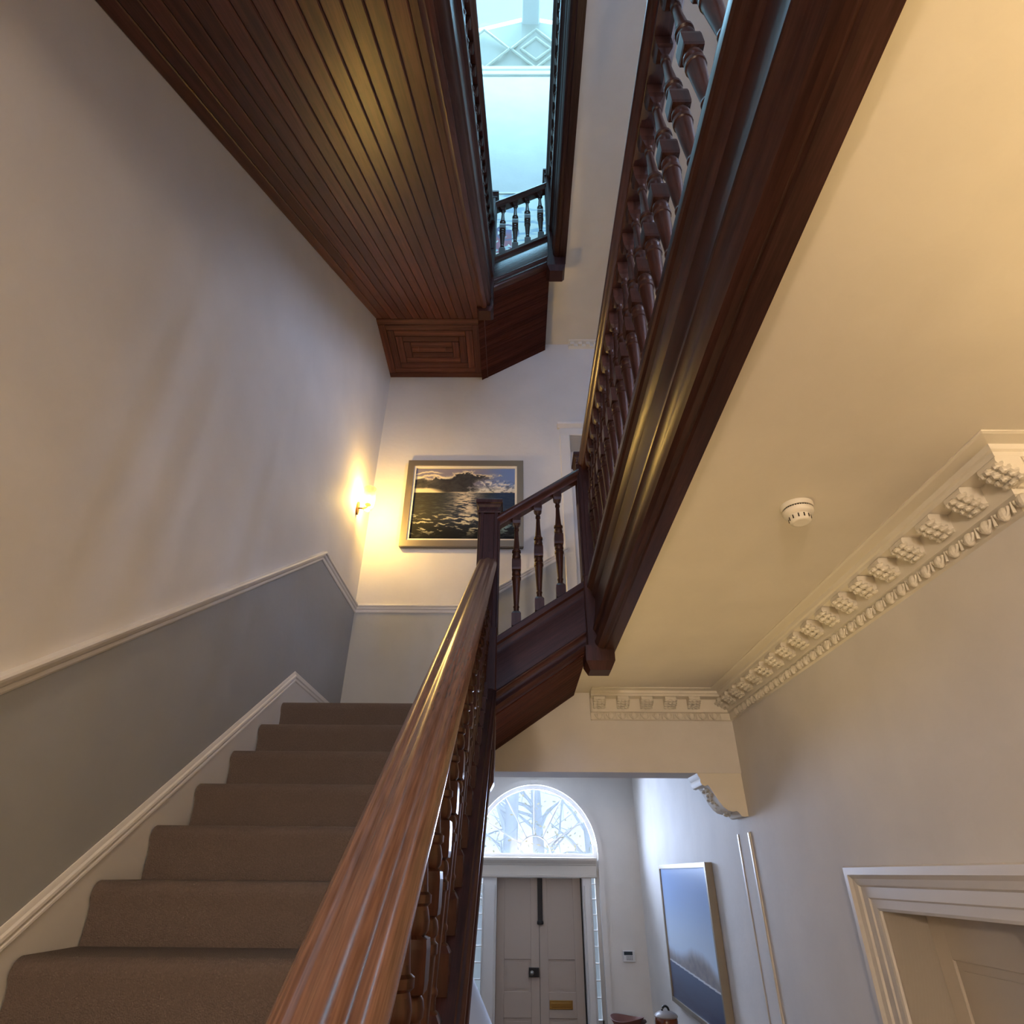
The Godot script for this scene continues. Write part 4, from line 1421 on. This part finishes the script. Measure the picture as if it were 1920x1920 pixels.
# ---------------------------------------------------------------- small fittings
func fittings() -> void:
	# wall sconce in the corner of the quarter landing
	var cz := -4.07
	var cy := 2.56
	var t := thing("wall_sconce", "small lit wall lamp with a glass shade in the corner of the landing", "wall lamp", Vector3(XL, 2.50, cz))
	var st := sb()
	var disc := []
	for k in 20:
		disc.append([cz + 0.028 * cos(TAU * k / 20.0), 2.525 + 0.062 * sin(TAU * k / 20.0)])
	ext(st, ring_zy(disc, XL), Vector3(0.014, 0, 0), true, 30.0)
	part("back_plate", st, M["bronze"], t)
	st = sb()
	tube(st, PackedVector3Array([Vector3(XL + 0.01, 2.525, cz), Vector3(XL + 0.05, 2.522, cz), Vector3(XL + 0.082, 2.535, cz), Vector3(XL + 0.085, 2.555, cz)]), [0.007], 8)
	turned(st, [[0.012, 2.545], [0.022, 2.552], [0.024, 2.560]], Vector3(XL + 0.085, 0, cz), 16)
	part("arm", st, M["bronze"], t)
	var sm := tone(Color(1.0, 0.86, 0.55), 0.4)
	sm.emission_enabled = true
	sm.emission = Color(1.0, 0.72, 0.26)
	sm.emission_energy_multiplier = 0.55
	st = sb()
	turned(st, [[0.026, 2.500], [0.040, 2.520], [0.050, 2.560], [0.053, 2.610], [0.050, 2.655], [0.046, 2.69], [0.050, 2.715]], Vector3(XL + 0.085, 0, cz), 24, 0.0, false)
	sm.transparency = BaseMaterial3D.TRANSPARENCY_ALPHA
	sm.albedo_color.a = 0.6
	part("shade", st, sm, t)
	var bm := tone(Color(1.0, 0.95, 0.8), 0.4)
	bm.emission_enabled = true
	bm.emission = Color(1.0, 0.85, 0.55)
	bm.emission_energy_multiplier = 4.0
	st = sb()
	turned(st, [[0.009, 2.558], [0.012, 2.575], [0.020, 2.60], [0.022, 2.62], [0.016, 2.645], [0.0, 2.655]], Vector3(XL + 0.085, 0, cz), 16)
	part("bulb", st, bm, t)
	var l := OmniLight3D.new()
	l.name = "sconce_light"
	l.light_color = Color(1.0, 0.82, 0.43)
	l.light_energy = 0.34
	l.light_size = 0.03
	l.omni_range = 12.0
	l.omni_attenuation = 2.0
	l.shadow_enabled = true
	add_child(l)
	l.position = Vector3(XL + 0.085, 2.61, cz)
	# smoke alarm
	var a := Vector3(1.015, CG, -1.825)
	t = thing("smoke_alarm", "round cream smoke alarm on the hall ceiling", "smoke alarm", a)
	st = sb()
	turned(st, [[0.054, -0.018], [0.056, -0.012], [0.056, 0.0]], a, 32)
	part("base", st, M["plastic"], t)
	st = sb()
	turned(st, [[0.026, -0.072], [0.033, -0.070], [0.036, -0.066], [0.037, -0.046], [0.049, -0.040], [0.053, -0.032], [0.053, -0.024], [0.047, -0.022], [0.047, -0.017]], a, 32)
	var alarm_body := part("body", st, M["plastic"], t)
	st = sb()
	for k in 36:
		var g := TAU * k / 36.0
		var c := a + Vector3(cos(g) * 0.0475, -0.0205, sin(g) * 0.0475)
		box(st, c.x - 0.0022, c.x + 0.0022, c.y - 0.0025, c.y + 0.003, c.z - 0.0022, c.z + 0.0022)
	for k in 12:
		var g := TAU * k / 12.0
		var c := a + Vector3(cos(g) * 0.0358, -0.056, sin(g) * 0.0358)
		box(st, c.x - 0.002, c.x + 0.002, c.y - 0.007, c.y + 0.007, c.z - 0.002, c.z + 0.002)
	stuff(part("vents", st, M["slot"], alarm_body))
	# unseen lamps for the warm light on the ceiling and left wall
	unseen_uplighter(Vector3(2.3, -1.9, 1.2), 11.5, 47.0, "unseen hall lamp shaped as a brass floor lamp throwing warm light up to the ceiling")  # stands for the unseen hall lamp, cone narrowed to the ceiling
	unseen_uplighter(Vector3(0.25, -1.9, -2.8), 1.9, 34.0, "unseen brass floor lamp added below the short flight to light the far ceiling")  # added lamp, evens out the light on the far ceiling
	added_globe_lamp(Vector3(-0.6, 0.35, 2.6), 3.0, "unseen glass globe lamp added behind the foot of the stair to brighten the left wall")  # added lamp, lifts the left wall


func unseen_uplighter(p: Vector3, energy: float, cone: float, label: String) -> void:
	var t := thing("unseen_floor_lamp", label, "lamp", Vector3(p.x, GF, p.z))
	var st := sb()
	turned(st, [[0.14, GF], [0.14, GF + 0.02], [0.02, GF + 0.04], [0.014, p.y - 0.08], [0.05, p.y - 0.07], [0.16, p.y + 0.02], [0.155, p.y + 0.02], [0.04, p.y - 0.05]], Vector3(p.x, 0, p.z), 24)
	part("stand", st, M["brass"], t)
	st = sb()
	turned(st, [[0.0, p.y - 0.035], [0.11, p.y - 0.03], [0.11, p.y - 0.025], [0.0, p.y - 0.024]], Vector3(p.x, 0, p.z), 24)
	var gm := tone(Color(1.0, 0.9, 0.7), 0.4)
	gm.emission_enabled = true
	gm.emission = Color(1.0, 0.74, 0.36)
	gm.emission_energy_multiplier = 3.0
	part("bulb_disc", st, gm, t)
	var l := SpotLight3D.new()
	l.name = numbered(self, "unseen_floor_lamp_light")
	l.light_color = Color(1.0, 0.85, 0.56)
	l.light_energy = energy
	l.light_size = 0.10
	l.spot_angle = cone
	l.spot_angle_attenuation = 0.6
	l.spot_range = 20.0
	l.spot_attenuation = 2.0
	l.shadow_enabled = true
	add_child(l)
	l.position = p
	l.rotation.x = PI / 2


func added_globe_lamp(p: Vector3, energy: float, label: String) -> void:
	var t := thing("added_globe_lamp", label, "lamp", p)
	var gm := tone(Color(1.0, 0.9, 0.7), 0.4)
	gm.emission_enabled = true
	gm.emission = Color(1.0, 0.74, 0.36)
	gm.emission_energy_multiplier = 3.0
	var st := sb()
	lump(st, p, Vector3(0.10, 0.10, 0.10), noise(1, 0.01, 1), 0.0, 24, 14)
	part("globe", st, gm, t)
	st = sb()
	tube(st, PackedVector3Array([p + Vector3(0, 0.1, 0), Vector3(p.x, CG, p.z)]), [0.008], 8)
	part("rod", st, M["bronze"], t)
	var l := OmniLight3D.new()
	l.name = "added_globe_light"
	l.light_color = Color(1.0, 0.90, 0.79)
	l.light_energy = energy
	l.light_size = 0.09
	l.omni_range = 20.0
	l.omni_attenuation = 2.0
	l.shadow_enabled = true
	add_child(l, true)
	l.position = p


# ---------------------------------------------------------------- roof light
func roof() -> void:
	# top ceiling with the opening, coved towards the far wall
	var x0 := -0.95
	var x1 := 1.30
	var zs := -0.6
	var st := sb()
	box(st, XL, x0, YC, YC + 0.3, -3.9, ZR)
	box(st, x1, XR, YC, YC + 0.3, -3.9, ZR)
	box(st, x0, x1, YC, YC + 0.3, zs, ZR)
	# the far edge runs to a point in the middle
	var edge := [[XL, -4.2], [x0, -4.15], [-0.711, -4.103], [0.048, -3.958], [0.337, -3.965], [x1, -4.10], [XR, -4.12]]
	for k in edge.size() - 1:
		var p := Vector3(edge[k][0], YC, edge[k][1])
		var q := Vector3(edge[k + 1][0], YC, edge[k + 1][1])
		ext(st, PackedVector3Array([p, Vector3(p.x, 11.16, ZF), Vector3(q.x, 11.16, ZF), q]), Vector3(0, 0.3, -0.05), true, 10.0)
	box(st, XL, x0, YC, YC + 0.3, -4.2, -3.9)
	box(st, x1, XR, YC, YC + 0.3, -4.12, -3.9)
	var rc := struct("ceiling_top", st, M["ceiling"], "white top ceiling round the roof light", "ceiling")
	# cove and cornice lines on the far wall
	var root := Node3D.new()
	root.name = numbered(self, "trim")
	add_child(root, true)
	root.set_meta("kind", "structure")
	tag(root, "white plaster cove and lozenge moulding below the roof light", "cornice")
	st = sb()
	ext(st, ring_zy([[ZF, 10.93], [ZF + 0.03, 10.93], [ZF + 0.04, 10.96], [ZF + 0.04, 11.02], [ZF + 0.06, 11.04], [ZF + 0.06, 11.14], [ZF + 0.02, 11.16], [ZF, 11.16]], XL), Vector3(XR - XL, 0, 0), true, 25.0)
	part("moulding", st, M["plaster_ornament"], root)
	st = sb()
	for q in [[0.28, 0.40, 0.13], [0.28, 0.24, 0.075], [-0.55, 0.40, 0.13]]:
		var pts := PackedVector3Array()
		for k in 33:
			var a := TAU * k / 32.0
			var c := cos(a) * absf(cos(a))
			var d := sin(a) * absf(sin(a))
			var f: float = 0.45 + d * q[2] / 0.30
			pts.append(Vector3(q[0] + q[1] * c, lerpf(11.16, YC, f) - 0.01, lerpf(ZF, -4.0, f) + 0.015))
		tube(st, pts, [0.02], 6)
	part("lozenge_moulding", st, M["plaster_ornament"], root)
	# glazed lantern
	root = Node3D.new()
	root.name = "window_2"
	add_child(root, true)
	root.set_meta("kind", "structure")
	tag(root, "bright roof light with a broad white mullion at the top of the stair well", "window")
	st = sb()
	box(st, 0.048, 0.337, YC - 0.02, YC + 0.12, -4.02, zs, 0.02, 2)
	part("mullion", st, M["paint"], root)
	st = sb()
	box(st, x0 - 0.05, x0, YC - 0.02, YC + 0.2, -4.2, zs, 0.01, 2)
	box(st, x1, x1 + 0.05, YC - 0.02, YC + 0.2, -4.1, zs, 0.01, 2)
	part("frame", st, M["paint"], root)
	st = sb()
	ext(st, ring_xz([[x0, zs], [0.05, zs], [0.05, -3.96], [-0.711, -4.103], [x0, -4.14]], YC + 0.05), Vector3(0, 0.006, 0))
	part("pane", st, M["glass"], root)
	st = sb()
	ext(st, ring_xz([[0.335, zs], [x1, zs], [x1, -4.09], [0.337, -3.965]], YC + 0.05), Vector3(0, 0.006, 0))
	part("pane", st, M["glass"], root)
	# unseen first floor window behind the eye, added for more soft daylight
	root = Node3D.new()
	root.name = "window_3"
	add_child(root, true)
	root.set_meta("kind", "structure")
	tag(root, "unseen tall first floor window added behind the viewer for soft daylight", "window")
	for x in [-1.0, 0.07, 1.14]:
		st = sb()
		box(st, x, x + 0.06, 2.2, 4.2, ZR + 0.1, ZR + 0.16, 0.005, 1)
		part("sash_stile", st, M["paint"], root)
	for y in [2.2, 3.17, 4.14]:
		st = sb()
		box(st, -1.0, 1.2, y, y + 0.06, ZR + 0.1, ZR + 0.16, 0.005, 0)
		part("sash_rail", st, M["paint"], root)
	st = sb()
	box(st, -1.0, 1.2, 2.2, 4.2, ZR + 0.125, ZR + 0.131)
	part("pane", st, M["glass"], root)


# ---------------------------------------------------------------- outside the front door
func outside() -> void:
	var st := sb()
	box(st, -40, 40, GF - 0.5, GF - 0.35, -70, ZV - 0.3)
	struct("ground", st, M["pavement"], "pale street outside the front door", "ground")
	var spots := [[-0.35, -14.5, 0.22, 0.12], [0.62, -17.0, 0.20, -0.05], [-1.9, -18.0, 0.25, 0.08], [1.9, -16.0, 0.18, -0.10], [3.6, -21.0, 0.25, 0.05]]
	var words := ["bare pale tree trunk leaning outside the left of the fanlight", "pale tree seen through the middle of the fanlight", "pale tree beyond the left edge of the fanlight", "slender tree behind the right panes of the fanlight", "farther tree at the right of the fanlight"]
	for i in spots.size():
		var s: Array = spots[i]
		var base := Vector3(s[0], GF - 0.35, s[1])
		var t := thing("street_tree", words[i], "tree", base, "trees outside the front door")
		st = sb()
		var top := base + Vector3(s[3] * 9.0 * 0.4, 7.0, 0)
		tube(st, PackedVector3Array([base, base.lerp(top, 0.35) + Vector3(0.05, 0, 0), base.lerp(top, 0.7), top]), [s[2], s[2] * 0.8, s[2] * 0.6, s[2] * 0.35], 10)
		part("trunk", st, M["overexposed_bark"], t)
		st = sb()
		for k in 26:
			var f := rng.randf_range(0.22, 0.9)
			var p := base.lerp(top, f)
			var d := Vector3(rng.randf_range(-1, 1), rng.randf_range(0.1, 0.9), rng.randf_range(-0.6, 0.6)).normalized()
			var len_ := rng.randf_range(0.8, 2.4)
			var q := p + d * len_ * 0.5 + Vector3(0, 0.1, 0)
			var e := q + (d + Vector3(rng.randf_range(-0.5, 0.5), rng.randf_range(-0.4, 0.5), 0)).normalized() * len_ * 0.6
			tube(st, PackedVector3Array([p, q, e]), [0.05, 0.028, 0.008], 6)
			for m in 3:
				var g := q.lerp(e, rng.randf())
				tube(st, PackedVector3Array([g, g + Vector3(rng.randf_range(-0.6, 0.6), rng.randf_range(-0.5, 0.5), rng.randf_range(-0.3, 0.3))]), [0.012, 0.004], 5)
		part("branches", st, M["overexposed_bark"], t)
		var mm := MultiMesh.new()
		mm.transform_format = MultiMesh.TRANSFORM_3D
		mm.use_colors = true
		var lf := sb()
		ext(lf, ring_xy([[-0.045, 0.0], [0.0, -0.03], [0.05, 0.0], [0.0, 0.03]], 0.0), Vector3(0, 0, 0.003))
		mm.mesh = lf.commit()
		mm.instance_count = 420
		for k in 420:
			var p := Vector3(rng.randf_range(-1.9, 1.9), rng.randf_range(2.3, 6.5), rng.randf_range(-1.2, 1.2)) + base
			var b := Basis.from_euler(Vector3(rng.randf_range(0, TAU), rng.randf_range(0, TAU), rng.randf_range(0, TAU)))
			mm.set_instance_transform(k, Transform3D(b.scaled(Vector3.ONE * rng.randf_range(0.6, 1.3)), p))
			mm.set_instance_color(k, Color(0.75, 0.55, 0.12) if rng.randf() < 0.6 else Color(0.42, 0.40, 0.2))
		var mi := MultiMeshInstance3D.new()
		mi.multimesh = mm
		var lm := tone(Color.WHITE, 0.7)
		lm.vertex_color_use_as_albedo = true
		mi.material_override = lm
		mi.name = numbered(t, "leaves")
		t.add_child(mi, true)
		mi.position = -base
		stuff(mi)


func area(called: String, at: Vector3, towards: Vector3, size: Vector2, c: Color, energy: float) -> void:
	var l := AreaLight3D.new()
	l.name = called
	l.area_size = size
	l.area_normalize_energy = true
	l.light_color = c
	l.light_energy = energy
	l.area_range = 40.0
	l.shadow_enabled = true
	add_child(l)
	var up := Vector3.FORWARD if absf(towards.normalized().y) > 0.9 else Vector3.UP
	l.look_at_from_position(at, at + towards, up)


func _ready() -> void:
	rng.seed = 20240
	# ---- camera
	var cam := Camera3D.new()
	cam.name = "camera"
	cam.fov = rad_to_deg(2.0 * atan(960.0 / 1107.7))
	cam.near = 0.05
	cam.far = 200.0
	cam.basis = Basis.from_euler(Vector3(deg_to_rad(31.48), deg_to_rad(0.56), deg_to_rad(0.49)), EULER_ORDER_YXZ)
	add_child(cam)
	cam.current = true
	# ---- sky and exposure
	var we := WorldEnvironment.new()
	we.name = "environment"
	var env := Environment.new()
	var sky := Sky.new()
	var pm := ProceduralSkyMaterial.new()
	pm.sky_top_color = Color(0.80, 0.90, 1.0)
	pm.sky_horizon_color = Color(0.88, 0.95, 1.0)
	pm.ground_bottom_color = Color(0.45, 0.48, 0.5)
	pm.ground_horizon_color = Color(0.7, 0.75, 0.8)
	sky.sky_material = pm
	env.background_mode = Environment.BG_SKY
	env.sky = sky
	env.background_energy_multiplier = 0.58
	env.tonemap_mode = Environment.TONE_MAPPER_LINEAR
	env.tonemap_exposure = 1.83
	env.sdfgi_enabled = true
	env.ssao_enabled = true
	env.ssil_enabled = true
	we.environment = env
	add_child(we)
	# ---- daylight through the roof light, the front door, and an added window and room
	area("roof_daylight", Vector3(0.2, YC + 0.35, -2.3), Vector3.DOWN, Vector2(2.2, 3.4), Color(0.60, 0.85, 1.0), 28.0)
	area("added_window_daylight", Vector3(0.1, 3.2, ZR + 0.5), Vector3(0, -0.1, -1), Vector2(2.2, 2.0), Color(0.74, 0.81, 1.0), 10.0)  # from the added rear window
	area("added_room_daylight", Vector3(XH + 0.25, 3.25, 0.9), Vector3(-1, -0.1, -0.35), Vector2(1.6, 2.0), Color(0.76, 0.83, 1.0), 20.0)  # from the added room, aimed at the left wall
	area("fanlight_daylight", Vector3(0.245, 0.6, ZV - 0.55), Vector3(0, -0.15, 1), Vector2(1.5, 0.8), Color(0.77, 0.85, 1.0), 14.0)
	make_materials()
	shell()
	roof()
	stairs()
	cornice()
	doors()
	front_hall()
	pictures()
	fittings()
	outside()
